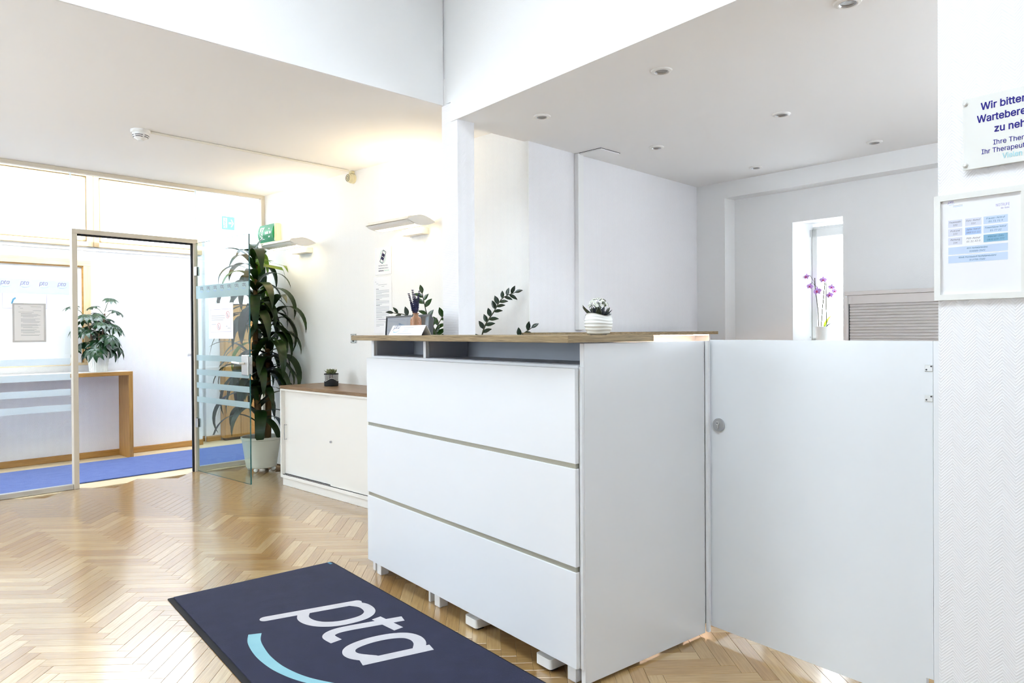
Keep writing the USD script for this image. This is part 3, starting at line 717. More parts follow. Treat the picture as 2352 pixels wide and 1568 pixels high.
part(ps, 'picture', cat([prism(unary_union([stroke([(.075, .05), (.085, .085), (.10, .098)], .014)]), .0013, .0016)]), 'ink_teal')

ct = thing('console_table', 'narrow oak console table with slab leg against the corridor wall', 'console table', axes(G(2.605, 7.70, 0), -DG, -DL, UP))
# local x runs left along the wall, y towards the viewer, z up
part(ct, 'table_top', box(0, 1.55, -.30, 0, .838, .876, .002), 'wood_oak')
part(ct, 'white_inlay', box(.005, 1.545, -.298, -.004, .8755, .8785, .0005), 'laminate_warm', label='white top surface')
part(ct, 'slab_leg', box(0, .038, -.30, 0, 0, .8375, .002), 'wood_oak_up')
part(ct, 'slab_leg', box(1.512, 1.55, -.30, 0, 0, .8375, .002), 'wood_oak_up')
ls = thing('light_switch', 'small square white light switch on the corridor wall', 'light switch', axes(G(3.277, CV, 1.016), DG, UP, -DL))
part(ls, 'plate', box(0, .082, 0, .085, 0, .009, .003), 'plastic_white'); part(ls, 'rocker', box(.012, .070, .012, .073, .008, .013, .002), 'plastic_white')

# wooden cabinet in the corridor recess
wc = thing('corridor_cabinet', 'tall oak veneer cabinet at the end of the corridor, seen through the open glass door', 'cabinet', axes(G(3.725, 8.095, 0), DG, UP, -DL))
part(wc, 'body', box(0, 1.05, .03, 1.60, -.10, 0, .002), 'wood_oak_up')
part(wc, 'door', box(.012, .192, .06, 1.588, .0005, .018, .002), 'wood_oak_up'); part(wc, 'door', box(.197, .62, .06, 1.588, .0005, .018, .002), 'wood_oak_up'); part(wc, 'door', box(.625, 1.04, .06, 1.588, .0005, .018, .002), 'wood_oak_up')
part(wc, 'plinth', box(0.02, 1.03, 0, .03, -.08, -.02), 'metal_dark')

def man(depth=.0012):
    """The running figure leaving through a doorway, and the arrow, in a 2 x 1 field."""
    door = sbox(.16, .08, .80, .92)
    body = unary_union([Polygon(LineString([(.50, .78), (.501, .78)]).buffer(.075)), stroke([(.46, .66), (.40, .42)], .13), stroke([(.44, .62), (.56, .52), (.64, .58)], .06), stroke([(.46, .62), (.30, .60), (.24, .48)], .06),
                        stroke([(.42, .40), (.58, .30), (.56, .12)], .085), stroke([(.40, .42), (.34, .22), (.20, .20)], .085)])
    arrow = unary_union([sbox(1.05, .42, 1.55, .58), Polygon([(1.42, .18), (1.60, .18), (1.92, .50), (1.60, .82), (1.42, .82), (1.70, .50)])])
    return unary_union([door.difference(body), arrow])
ex = thing('exit_light', 'green emergency exit box with white arrow, on the lamp wall above the tall plant', 'exit sign', on_lamp_wall(6.497, 2.125))
part(ex, 'housing', box(.0, .318, -.012, .166, 0, .050, .006), 'plastic_cream')
bowl = [(.0, .052)] ; 
arcp = [(x, .052 + .026 * math.sin(math.pi * i / 12)) for i, x in enumerate(np.linspace(.0, .166, 13))]
face = prism(Polygon(arcp + [(.166, .045), (.0, .045)]), .012, .292)       # profile in (height, out), swept along the box
face = moved(face, axes((0, 0, 0), (0, 1, 0), (0, 0, 1), (1, 0, 0)))
part(ex, 'sign_face', face, 'sign_green', smooth=30, label='green curved sign face')
sym = prism(affinity.scale(man(), .128, .138, origin=(0, 0)), 0, .003)
v = np.array(sym.vertices); v[:, 0] += .022; v[:, 1] += .014; v[:, 2] += .0505 + .026 * np.sin(np.pi * np.clip(v[:, 1] / .166, 0, 1)); 
part(ex, 'pictogram', trimesh.Trimesh(v, sym.faces, process=False), 'sign_white')
part(ex, 'end_cap', box(.292, .314, .002, .164, .05, .060, .004), 'plastic_cream')
es = thing('exit_sign', 'flat pale green exit sign with running man on the white corridor wall behind the glass', 'exit sign', axes(G(3.765, 8.20, 2.486), DG, UP, -DL))
part(es, 'plate', box(0, .150, 0, .150, 0, .006, .001), 'sign_mint'); part(es, 'pictogram', shift(prism(affinity.scale(man(), .072, .138, origin=(0, 0)), .006, .0075), (.003, .006, 0)), 'sign_white')

# ------------------------------------------------------------------ ceiling and wall devices
sdv = thing('smoke_detector', 'white round smoke detector on the entrance room ceiling', 'smoke detector', turn((1.007, 5.170, CEIL), 0))
part(sdv, 'base', lathe([(0, -.018), (.056, -.018), (.060, -.012), (.060, 0), (0, 0)], 40), 'plastic_white', smooth=35)
part(sdv, 'head', lathe([(0, -.068), (.018, -.068), (.024, -.060), (.040, -.052), (.048, -.040), (.051, -.018), (0, -.018)], 40), 'plastic_white', smooth=35)
part(sdv, 'vent_slot', cat([tube([(.0485 * math.cos(t) * k, .0485 * math.sin(t) * k, z) for t in np.linspace(a, a + 1.0, 8)], .0022, 6) for a in np.arange(0, 6.2, 1.26) for k, z in ((1.0, -.037), (.90, -.047))]), 'metal_dark', label='dark vent slots')
part(sdv, 'cable_box', box(-.03, .03, .045, .085, -.014, 0, .003), 'plastic_white')
a0, a1 = G(1.788, 4.945), G(3.34, 4.965)
single('cable_conduit', tube([a0 + [0, 0, CEIL - .008], a1 + [0, 0, CEIL - .008]], .008, 10), 'paint_warm', 'thin white cable conduit along the ceiling from smoke detector to the sounder', 'cable conduit', smooth=60)
sn = thing('alarm_sounder', 'small round cream alarm sounder high on the lamp wall under the ceiling', 'alarm sounder', on_lamp_wall(4.985, 2.530))
part(sn, 'base', moved(lathe([(0, 0), (.040, 0), (.040, .028), (.036, .032), (0, .032)], 36), np.eye(4)), 'plastic_cream', smooth=35)
part(sn, 'horn', lathe([(0, .058), (.030, .058), (.034, .052), (.034, .032), (0, .032)], 36), 'plastic_cream', smooth=35)
part(sn, 'horn_ring', cat([lathe([(.027, .0585), (.0275, .0600), (.0245, .0600), (.025, .0585)], 36), lathe([(.014, .0585), (.0145, .0598), (.0115, .0598), (.012, .0585)], 30)]), 'metal_dark')
part(sn, 'cable_box', box(-.028, .018, .041, .060, 0, .03, .003), 'plastic_cream')
wp = thing('wall_socket_plate', 'small grey metal wall plate with a slot, beside the end of the oak worktop', 'wall plate', on_lamp_wall(5.035, 1.164))
part(wp, 'plate', box(0, .078, 0, .080, 0, .008, .002), 'metal_alu'); part(wp, 'slot', box(.029, .046, .012, .068, .008, .0105, .001), 'metal_dark')
part(wp, 'screw', cat([cyl((x, y, .008), (x, y, .0095), .0035, 10) for x in (.008, .070) for y in (.008, .072)]), 'metal_dark')

# two wall lamps, lens-shaped bars washing wall and ceiling
def wall_lamp(label, v_near, length, z):
    t = thing('wall_lamp', label, 'wall lamp', on_lamp_wall(v_near, z), 'lens-shaped wall lamps')
    # local x: 0 at the near (right) end, running left = negative x; z out of the wall
    pr = [(.030 + .25 * i / 16, .040 * math.sin(math.pi * i / 16) ** 0.9) for i in range(17)]
    top = [(d, h) for d, h in pr]; bot = [(d, -.85 * h) for d, h in pr]
    lens = Polygon(top + bot[::-1][1:-1])
    X = lambda poly, x0, x1: moved(prism(poly, x0, x1), axes((0, 0, 0), (0, 0, 1), (0, 1, 0), (-1, 0, 0)))
    part(t, 'end_cap', X(lens, -.004, .010), 'lamp_white', smooth=30)
    part(t, 'end_cap', X(lens, length - .010, length + .004), 'lamp_white', smooth=30)
    shell_top = Polygon([(d, h) for d, h in pr if d > .115] + [(d, h - .006) for d, h in pr[::-1] if d > .115])
    part(t, 'housing', X(unary_union([Polygon([(.205, .0), (.28, .0), (.262, .022), (.205, .034)]), Polygon([(.205, -.004), (.279, -.004), (.262, -.02), (.215, -.031)])]), .010, length - .010), 'lamp_white', smooth=30)
    part(t, 'rear_housing', X(Polygon([(.031, .0), (.060, .014), (.075, .0), (.060, -.012)]), .010, length - .010), 'lamp_white', smooth=30)
    part(t, 'diffuser', X(Polygon([(.062, -.004), (.062, -.016), (.14, -.030), (.214, -.028), (.214, -.004)]), .012, length - .012), 'lamp_warm', label='glowing warm diffuser on the underside')
    part(t, 'uplight', X(Polygon([(.075, .002), (.205, .002), (.205, .006), (.075, .006)]), .03, length - .03), 'lamp_up', label='glowing uplight on top')
    part(t, 'bracket', box(-.33, -.10, -.075, -.025, 0, .075, .003), 'lamp_white')
    return t
wall_lamp('glowing lens-shaped wall lamp near the pillar, above the framed notices', 3.925, .50, 2.050)
wall_lamp('glowing lens-shaped wall lamp beside the tall dracaena, just below the lit exit box', 5.525, .50, 2.042)
# ------------------------------------------------------------------ downlights in the alcove ceiling
d0 = thing('ceiling_spot', 'round recessed ceiling spot in the alcove, nearest the beam and the pillar', 'ceiling light', turn((2.667, 3.054, SOFFIT), 0), 'recessed spots in the alcove ceiling')
part(d0, 'trim_ring', lathe([(.030, -.006), (.036, -.009), (.047, -.006), (.050, 0), (.030, 0)], 40), 'lamp_white', smooth=40)
part(d0, 'inner_ring', lathe([(.026, -.002), (.031, -.008), (.0325, -.002)], 36), 'metal_steel', smooth=40)
part(d0, 'lens', lathe([(0, -.003), (.027, -.003), (.027, -.001), (0, -.001)], 32), 'lens_grey')
for lab, p in (('round recessed ceiling spot in the middle of the row along the beam', (2.650, 2.174)), ('round recessed ceiling spot cut by the top edge of the picture', (2.655, 1.293)),
               ('round recessed ceiling spot beside the square ceiling hatch', (3.724, 3.102)), ('round recessed ceiling spot in the centre of the alcove ceiling', (3.725, 2.194)),
               ('round recessed ceiling spot at the far left, over the lit shelf end', (4.777, 3.029)), ('round recessed ceiling spot at the far right, next to the papered wall edge', (4.764, 2.147))):
    again(d0, lab, turn((*p, SOFFIT), 0))
hz = thing('ceiling_hatch', 'square white inspection hatch in the alcove ceiling above the cable duct', 'ceiling hatch', turn((3.435, 3.338, SOFFIT), 5.5))
part(hz, 'panel', box(0, .205, .0, .185, -.010, -.0005, .001), 'paint_ceiling'); part(hz, 'gap', box(-.004, .209, -.003, .188, -.0022, 0), 'metal_dark', label='dark gap around the panel')
cd = thing('cable_duct', 'slim white vertical cable duct on the left alcove wall below the hatch', 'cable duct', turn((3.430, 3.563, 1.26), 7.0))
part(cd, 'duct', box(-.03, .03, -.036, -.001, 0, SOFFIT - 1.262, .002), 'paint_white'); part(cd, 'duct', box(.034, .052, -.016, -.001, 0, SOFFIT - 1.262, .002), 'paint_white')

# lit shelf unit on the left alcove wall
SH0 = np.array([2.869, 3.2468, 0]); SHA = 5.0
sf = thing('lit_shelf', 'long thin oak shelf with a glowing light strip beneath, at the back of the alcove', 'shelf', turn(SH0, SHA))
part(sf, 'shelf_board', box(0, 1.995, 0, .24, 1.2215, 1.2445, .001), 'wood_counter_side')
part(sf, 'back_panel', box(.02, 1.975, .19, .21, 0, 1.221, .001), 'laminate_white')
part(sf, 'end_panel', box(.02, .038, .005, .19, 0, 1.221, .001), 'laminate_white'); part(sf, 'end_panel', box(1.957, 1.975, .06, .19, 0, 1.221, .001), 'laminate_white')
part(sf, 'light_strip', box(.65, 1.90, .03, .045, 1.2125, 1.2205), 'led_warm', label='warm glowing light strip under the shelf')

# roller shutter cabinet
rcb = thing('shutter_cabinet', 'pale grey office cabinet with horizontal roller shutter slats, right of the window', 'cabinet', MF @ axes((0, -.30, 0), (1, 0, 0), (0, 1, 0), (0, 0, 1)))
s0, s1 = 1.383, 2.43
part(rcb, 'side', box(s0, s0 + .022, .0, .44, .0, 1.483, .002), 'cabinet_grey'); part(rcb, 'side', box(s1 - .022, s1, .0, .44, .0, 1.483, .002), 'cabinet_grey')
part(rcb, 'top_board', box(s0 - .001, s1 + .001, -.004, .44, 1.4835, 1.510, .002), 'cabinet_grey'); part(rcb, 'back', box(s0 + .022, s1 - .022, .42, .44, .05, 1.483), 'cabinet_grey')
part(rcb, 'header', box(s0 + .0225, s1 - .0225, .002, .022, 1.424, 1.482, .001), 'cabinet_grey'); part(rcb, 'plinth', box(s0 + .0225, s1 - .0225, .01, .03, 0, .06), 'cabinet_grey')
part(rcb, 'hinge_disc', cyl((s0 + .012, -.0018, 1.4755), (s0 + .012, .001, 1.4755), .006, 16), 'metal_alu')
part(rcb, 'shutter_shadow_gap', box(s0 + .0225, s0 + .029, .012, .020, .07, 1.423), 'metal_dark', label='dark guide groove')
z = 1.4235; n = 0
while z > .10:
    part(rcb, 'shutter_slat', box(s0 + .029, s1 - .0225, .008, .017, z - .0188, z, .0032), 'tambour_grey')
    z -= .0196

# ------------------------------------------------------------------ signs on the right wall
sg = thing('acrylic_sign', 'large white acrylic sign with dark violet German text, screwed to the papered right wall', 'sign', on_right_wall(.822, 1.728, .012))
part(sg, 'plate', box(0, .42, 0, .214, 0, .005, .001), 'ceramic_white')
for x in (.0065, .4135 - .0):
    for y in (.0145, .199):
        part(sg, 'screw_cap', shift(lathe([(0, .011), (.004, .0115), (.0068, .009), (.0075, .005), (.0075, -.011), (0, -.011)], 24), (x, y, 0)), 'ceramic_white', smooth=40)
for tx, y, z, h, w, mat, bold in (('Wir bitten Sie, im', .775, 1.8985, .0205, .203, 'ink_navy', True), ('Wartebereich Platz', .785, 1.8625, .0205, .222, 'ink_navy', True), ('zu nehmen.', .741, 1.827, .0205, .135, 'ink_navy', True),
                                  ('Ihre Therapeutin oder', .743, 1.790, .0140, .178, 'ink_navy', False), ('Ihr Therapeut holt Sie ab.', .773, 1.7675, .0140, .198, 'ink_navy', False), ('Vielen Dank!', .720, 1.746, .0140, .098, 'ink_cyan', True)):
    part(sg, 'lettering', moved(words(tx, h, bold, w, .0008), axes((.822 - y, z - 1.728, .0049), (1, 0, 0), (0, 1, 0), (0, 0, 1))), mat)
fr = thing('picture_frame', 'white framed sheet of emergency numbers, hung below the acrylic sign on the right wall', 'framed notice', on_right_wall(.9035, 1.339, .0005))
FW = .246
part(fr, 'frame', frame_xy(0, FW, 0, .323, .0175, 0, .014), 'ceramic_white')
part(fr, 'sheet', box(.016, FW - .016, .016, .307, .002, .006), 'paper')
def px(y, z): return (.9035 - y, z - 1.339)
Z0 = .0062
def tile(y0, y1, z1, hh, mat):
    a, b = px(y0, z1), px(y1, z1 - hh)
    return part(fr, 'table_cell', box(a[0], b[0], b[1], a[1], .0058, .0063), mat)
cells = [('Feuerwehr', '122', 0, 0, 'tile_pale'), ('Polizei', '133', 0, 1, 'tile_pale'), ('Rettung', '144', 0, 2, 'tile_pale'), ('Euro-Notruf', '112', 1, 0, 'tile_pale'), ('Opfer-Notruf', '0800 112 112', 1, 1, 'tile_blue'), ('PSD-Notruf', '01 31 33 0', 1, 2, 'paper'),
         ('Frauen-Notruf', '01 71 71 9', 2, 0, 'tile_sky'), ('Frauenhäuser Notruf', '05 77 22', 2, 1, 'tile_sky'), ('Männer-Info', '0800 400 777', 2, 2, 'tile_teal')]
COLX = [(.866, .828), (.8195, .777), (.771, .7095)]
for a, b, c, r, mat in cells:
    y0, y1 = COLX[c]; zt = 1.5835 - .0268 * r
    tile(y0, y1, zt, .0222, mat)
    ink = ('ink_grey', 'ink_grey', 'ink_teal')[c]
    wd = (y0 - y1)
    for tx, dz in ((a, .0088), (b, .0182)):
        m = words(tx, .0050, False, min(wd * .86, .0036 * len(tx)), .0004, 'c', .2)
        q = px((y0 + y1) / 2, zt - dz); part(fr, 'lettering', moved(m, axes((q[0], q[1], Z0), (1, 0, 0), (0, 1, 0), (0, 0, 1))), ink)
for k, (a, b) in enumerate((('AKH-Notfallambulanz', '01/40400-35470'), ('Klinik Floridsdorf Notfallambulanz', '01 27700-72600'))):
    zt = 1.5005 - .0262 * k
    tile(.866, .7095, zt, .0222, 'tile_sky')
    for tx, dz in ((a, .0088), (b, .0182)):
        m = words(tx, .0050, False, .0029 * len(tx), .0004, 'c', .2)
        q = px(.788, zt - dz); part(fr, 'lettering', moved(m, axes((q[0], q[1], Z0), (1, 0, 0), (0, 1, 0), (0, 0, 1))), 'ink_teal')
a, b = logo(.015)
q = px(.8665, 1.6335); Mx = axes((q[0], q[1], Z0 - .0003), (1, 0, 0), (0, 1, 0), (0, 0, 1))
part(fr, 'lettering', moved(a, Mx), 'ink_violet'); part(fr, 'smile', moved(b, Mx), 'tile_blue')
q = px(.8525, 1.627); part(fr, 'lettering', box(q[0], q[0] + .026, q[1], q[1] + .0010, .0058, .0064), 'ink_grey_pale'); part(fr, 'lettering', box(q[0], q[0] + .026, q[1] - .0032, q[1] - .0022, .0058, .0064), 'tile_blue')
for tx, h, y, z, w in (('NOTRUFE', .0078, .7395, 1.6095, .034), ('Wien - Überblick', .0040, .7265, 1.6015, .021)):
    q = px(y, z); part(fr, 'lettering', moved(words(tx, h, False, w, .0004), axes((q[0], q[1], Z0 - .0003), (1, 0, 0), (0, 1, 0), (0, 0, 1))), 'ink_violet')

# ------------------------------------------------------------------ notices on the lamp wall
ps2 = thing('phone_sign', 'clear sign with a dark phone crossed out in a mint ring on the lamp wall', 'sign', on_lamp_wall(4.690, 1.712, .001))
part(ps2, 'plate', box(0, .212, 0, .215, 0, .004, .0008), 'paper')
part(ps2, 'ring', prism(unary_union([LineString([(.105 + .036 * math.cos(t), .140 + .050 * math.sin(t)) for t in np.linspace(0, 2 * math.pi, 30)]).buffer(.0022), stroke([(.078, .175), (.132, .105)], .003)]), .004, .0046), 'ink_mint')
ph = affinity.rotate(sbox(-.0155, -.046, .0155, .046).buffer(.006), -28)
core = affinity.rotate(unary_union([sbox(-.0155, -.026, .0155, -.003), sbox(-.0155, .003, .0155, .026)]), -28, origin=(0, 0))
part(ps2, 'phone_icon', shift(prism(unary_union([ph.difference(ph.buffer(-.004)), core]), .0044, .005), (.106, .140, 0)), 'ink_dark')
for tx, y, w, mat in (('Wir bitten Sie, in den', .066, .118, 'ink_grey'), ('Räumlichkeiten nicht zu', .046, .124, 'ink_grey'), ('telefonieren.', .026, .068, 'ink_dark'), ('Vielen Dank!', .026, .062, 'ink_mint')):
    x = .048 if mat != 'ink_mint' else .122
    part(ps2, 'lettering', moved(words(tx, .0105, False, w, .0006), axes((x, y, .004), (1, 0, 0), (0, 1, 0), (0, 0, 1))), mat)
dc = thing('house_rules', 'tall white sheet of small typed paragraphs, lower notice on the lamp wall', 'notice', on_lamp_wall(4.712, 1.245, .001))
part(dc, 'sheet', box(0, .235, 0, .450, 0, .002, .0005), 'paper')
rows = [(.02, .035, .410), (.035, .06, .395), (.06, .175, .385), (.105, .14, .372)]
for y0, k, wd in ((.352, 1, .035), (.340, 4, .17), (.304, 4, .17), (.268, 1, .045), (.256, 4, .17), (.222, 1, .05), (.210, 6, .17), (.162, 5, .17), (.122, 1, .11), (.108, 1, .12), (.09, 1, .15), (.072, 3, .10)):
    for i in range(k):
        rows.append((.032, .032 + wd * (1 if i < k - 1 or k == 1 else .45), y0 - i * .0085))
part(dc, 'print', text_bars(rows, .0034, .0024), 'ink_grey_pale')
part(dc, 'heading', text_bars([(.032, .067, .352), (.032, .077, .268), (.032, .082, .222), (.06, .175, .108)], .0042, .0026), 'ink_grey')
# ------------------------------------------------------------------ tall dracaena in the corner behind the open door
def leaf_curve(root, az, el0, length, droop, n=13, wave=0.0, ph=0.0):
    s = np.linspace(0, 1, n); el = el0 - droop * s ** 1.15
    a = az + wave * np.sin(ph + s * 5.0)
    step = length / (n - 1)
    d = np.stack([np.cos(el) * np.cos(a), np.cos(el) * np.sin(a), np.sin(el)], 1)
    return np.asarray(root) + np.vstack([[0, 0, 0], np.cumsum(d[:-1], 0)]) * step
def strap(c, half, az, taper=1.0, fold=.22, curl=0.0):
    n = len(c); s = np.linspace(0, 1, n)
    w = half * np.minimum(1, .30 + 2.0 * s) * np.clip((1 - s ** 2.6), 0.01, 1) ** .9
    side = np.array([-math.sin(az), math.cos(az), 0])
    t = np.gradient(c, axis=0); t /= np.linalg.norm(t, axis=1, keepdims=True)
    up = np.cross(side[None], t) * -1
    return ribbon(c, w, up, fold, curl)
pt = thing('dracaena', 'tall dracaena with long drooping dark leaves in a cream tub behind the open door', 'potted plant', turn(G(3.15, 6.10), 8.3))
part(pt, 'tub', lathe([(0, .035), (.126, .035), (.133, .040), (.168, .285), (.176, .290), (.178, .312), (.172, .315), (.164, .309), (.160, .27), (0, .262)], 48), 'ceramic_cream', smooth=40)
part(pt, 'soil', lathe([(0, .276), (.161, .274), (.161, .268), (0, .262)], 30), 'soil')
for a in np.arange(0, 6.2, 1.5708):
    part(pt, 'caster', ball((.115 * math.cos(a - .9), .115 * math.sin(a - .9), .020), .020, 2), 'plastic_white', smooth=True)
rg = random.Random(5)
canes = [((-.045, -.05), (-.09, -.06), 1.02), ((.045, -.015), (.06, -.05), 1.42), ((-.01, .055), (-.02, .03), 1.88)]
XL, XH, YH = -.365, .222, .35
for ci, (b0, b1, top) in enumerate(canes):
    pts = [(b0[0] + (b1[0] - b0[0]) * t + .012 * math.sin(4 * t + ci), b0[1] + (b1[1] - b0[1]) * t, .26 + (top - .26) * t) for t in np.linspace(0, 1, 9)]
    part(pt, 'cane', tube(pts, np.linspace(.030, .019, 9), 10), 'bark', smooth=True)
    nl = (38, 40, 46)[ci]
    for k in range(nl):
        f = k / (nl - 1)
        z = top - .62 * (1 - f) ** 1.0 + .02
        az = k * 2.39996 + ci * 1.3
        root = np.array([b0[0] + (b1[0] - b0[0]) * (z - .26) / (top - .26), b0[1] + (b1[1] - b0[1]) * (z - .26) / (top - .26), z])
        L = rg.uniform(.50, .80) * (1 - .22 * f * f)
        el0 = math.radians(30 + 26 * f + rg.uniform(-14, 14)); dr = math.radians(rg.uniform(120, 175))
        if f > .93: dr *= .6
        c = leaf_curve(root, az, el0, L, dr, 15, rg.uniform(-.16, .16), rg.uniform(0, 6))
        off = c - root
        for axis, lo, hi in ((0, XL, XH), (1, -.62, YH)):
            m = c[:, axis].max() if True else 0
            if c[:, axis].max() > hi - .03: off[:, axis] *= np.where(off[:, axis] > 0, (hi - .03 - root[axis]) / max(1e-6, off[:, axis].max()), 1)
            if c[:, axis].min() < lo + .03: off[:, axis] *= np.where(off[:, axis] < 0, (lo + .03 - root[axis]) / min(-1e-6, off[:, axis].min()), 1)
        c = root + off
        c[:, 2] = np.maximum(c[:, 2], .34)
        m = strap(c, rg.uniform(.042, .058), az, fold=rg.uniform(.1, .35), curl=.1)
        v = np.array(m.vertices); hi = (v[:, 2] > 1.86) & (v[:, 1] < -.02); v[hi, 0] = np.minimum(v[hi, 0], -.06)
        v[:, 0] = np.clip(v[:, 0], XL, XH + .01); v[:, 1] = np.minimum(v[:, 1], YH + .02)
        bright = (math.cos(az) > .2 and z > 1.45 and rg.random() < .45) or rg.random() < .04  # mostly upper leaves toward the lamp; its glow is put into their colour
        part(pt, 'leaf', trimesh.Trimesh(v, m.faces, process=False), 'leaf_dracaena_lit' if bright else 'leaf_dracaena', smooth=True)

# ------------------------------------------------------------------ fatsia on the console
fp = thing('fatsia', 'bushy fatsia with hand-shaped leaves in a ribbed white pot on the corridor console', 'potted plant', turn(G(2.33, 7.83, .879), 8.3))
part(fp, 'pot', lathe([(0, 0), (.074, 0), (.077, .003), (.100, .205), (.104, .208), (.104, .217), (.099, .217), (.096, .206), (0, .19)], 40), 'ceramic_white', smooth=30)
part(fp, 'pot_rib', cat([tube([((.0775 + .0235 * t) * math.cos(a), (.0775 + .0235 * t) * math.sin(a), .004 + .2 * t) for t in (0, 1)], .0022, 5) for a in np.linspace(0, 2 * math.pi, 30, endpoint=False)]), 'ceramic_white', kind='stuff')
part(fp, 'soil', lathe([(0, .197), (.096, .195), (.096, .19), (0, .188)], 24), 'soil')
def palm(center, radius, normal, yaw, sag):
    n = np.array(normal, float); n /= np.linalg.norm(n)
    a = np.array([math.cos(yaw), math.sin(yaw), 0]); a -= n * (a @ n); a /= np.linalg.norm(a); b = np.cross(n, a)
    out = []
    for k, ang in enumerate(np.radians([-128, -88, -54, -18, 18, 54, 88, 128])):
        ln = radius * (.72 + .28 * math.cos(ang / 2.2)); d = a * math.cos(ang) + b * math.sin(ang)
        s = np.linspace(0, 1, 7)
        c = np.asarray(center) + d * (s * ln)[:, None] + n * (.02 * radius - sag * (s ** 2) * ln)[:, None]
        w = ln * .20 * np.array([.55, .75, .95, 1.05, .9, .5, .02])
        out.append(ribbon(c, w, n, .12))
    return cat(out)
rg = random.Random(21)
stems = [((-.03, .0), (-.10, -.02), .50), ((.03, .02), (.06, .0), .58), ((.0, -.03), (-.01, -.06), .38)]
for si, (b0, b1, h) in enumerate(stems):
    pts = [(b0[0] + (b1[0] - b0[0]) * t, b0[1] + (b1[1] - b0[1]) * t, .19 + (h - .19) * t) for t in np.linspace(0, 1, 6)]
    part(fp, 'stem', tube(pts, np.linspace(.012, .008, 6), 8), 'stem_brown', smooth=True)
    for k in range(10):
        f = k / 9
        z = .24 + (h - .22) * f
        root = np.array([b0[0] + (b1[0] - b0[0]) * f, b0[1] + (b1[1] - b0[1]) * f, z])
        az = k * 2.4 + si * 2.1
        R = (.17 - .06 * f) * rg.uniform(.85, 1.15); el = math.radians(15 + 40 * f)
        tip = root + np.array([math.cos(az) * R, math.sin(az) * R, R * math.tan(el) * .7])
        tip[1] = min(tip[1], .06)
        if f < .3: tip[2] -= .05
        part(fp, 'petiole', tube([root, (root + tip) / 2 + [0, 0, .02], tip], [.003, .0026, .0022], 6), 'stem_green', smooth=True)
        nrm = np.array([math.cos(az) * (.75 - .5 * f), math.sin(az) * (.75 - .5 * f) - .15, 1.0])
        rr = (.125 - .03 * f) * rg.uniform(.85, 1.15)
        m = palm(tip, rr, nrm, az, .35 + .35 * (1 - f))
        v = np.array(m.vertices); v[:, 1] = np.minimum(v[:, 1], .175 + .002 * np.sin(v[:, 0] * 90))
        part(fp, 'leaf', trimesh.Trimesh(v, m.faces, process=False), 'leaf_fatsia', smooth=True)

# ------------------------------------------------------------------ small succulents
def fat_leaf(root, az, el, L, w, th=.35, tipc=1.0):
    d = np.array([math.cos(el) * math.cos(az), math.cos(el) * math.sin(az), math.sin(el)])
    side = np.array([-math.sin(az), math.cos(az), 0]); up = np.cross(d, side)
    n = 9; v = []; f = []
    for i, s in enumerate(np.linspace(0, 1, n)):
        ww = w * (math.sin(math.pi * min(1, .18 + s * .82)) ** .7 if s < 1 else .02) * (1 if s < .6 else 1 - .35 * (s - .6))
        c = np.asarray(root) + d * L * s + up * (.25 * L * s * s)
        for k in range(8):
            a = 2 * math.pi * k / 8
            v.append(c + side * ww * math.cos(a) + up * ww * th * (math.sin(a) if math.sin(a) < 0 else .35 * math.sin(a)))
    for i in range(n - 1):
        for k in range(8):
            q = (i * 8 + k, i * 8 + (k + 1) % 8, (i + 1) * 8 + (k + 1) % 8, (i + 1) * 8 + k)
            f += [(q[0], q[1], q[2]), (q[0], q[2], q[3])]
    return trimesh.Trimesh(np.array(v), np.array(f), process=False)
su = thing('succulent_pot', 'pale green rosette succulent in a black pot with white line pattern on the sideboard', 'potted plant', turn(G(3.190, 5.00, .8207), 8.3))
part(su, 'pot', lathe([(0, 0), (.053, 0), (.056, .003), (.058, .098), (.056, .101), (.052, .100), (.050, .085), (0, .083)], 40), 'ceramic_black', smooth=35)
lines = []
wave_z = lambda a: .052 + .012 * math.cos(3 * a)
for k in range(48):
    a = 2 * math.pi * k / 48
    r0 = .0573
    lines.append(tube([((r0 + .0005) * math.cos(a), (r0 + .0005) * math.sin(a), wave_z(a) + .003), (.0584 * math.cos(a), .0584 * math.sin(a), .094)], .0011, 5))
lines.append(tube([(.0576 * math.cos(a), .0576 * math.sin(a), wave_z(a)) for a in np.linspace(0, 2 * math.pi, 73)], .0013, 5))
part(su, 'line_pattern', cat(lines), 'sign_white', kind='stuff', label='white incised lines above a wave')
part(su, 'soil', lathe([(0, .090), (.051, .088), (0, .084)], 24), 'soil')
for k in range(26):
    ri = k / 25; part(su, 'leaf', fat_leaf((.004 * math.cos(k * 2.4), .004 * math.sin(k * 2.4), .092 + .012 * (1 - ri)), k * 2.4, math.radians(72 - 58 * ri), .026 + .044 * ri, .008 + .008 * ri), 'leaf_succulent', smooth=True)

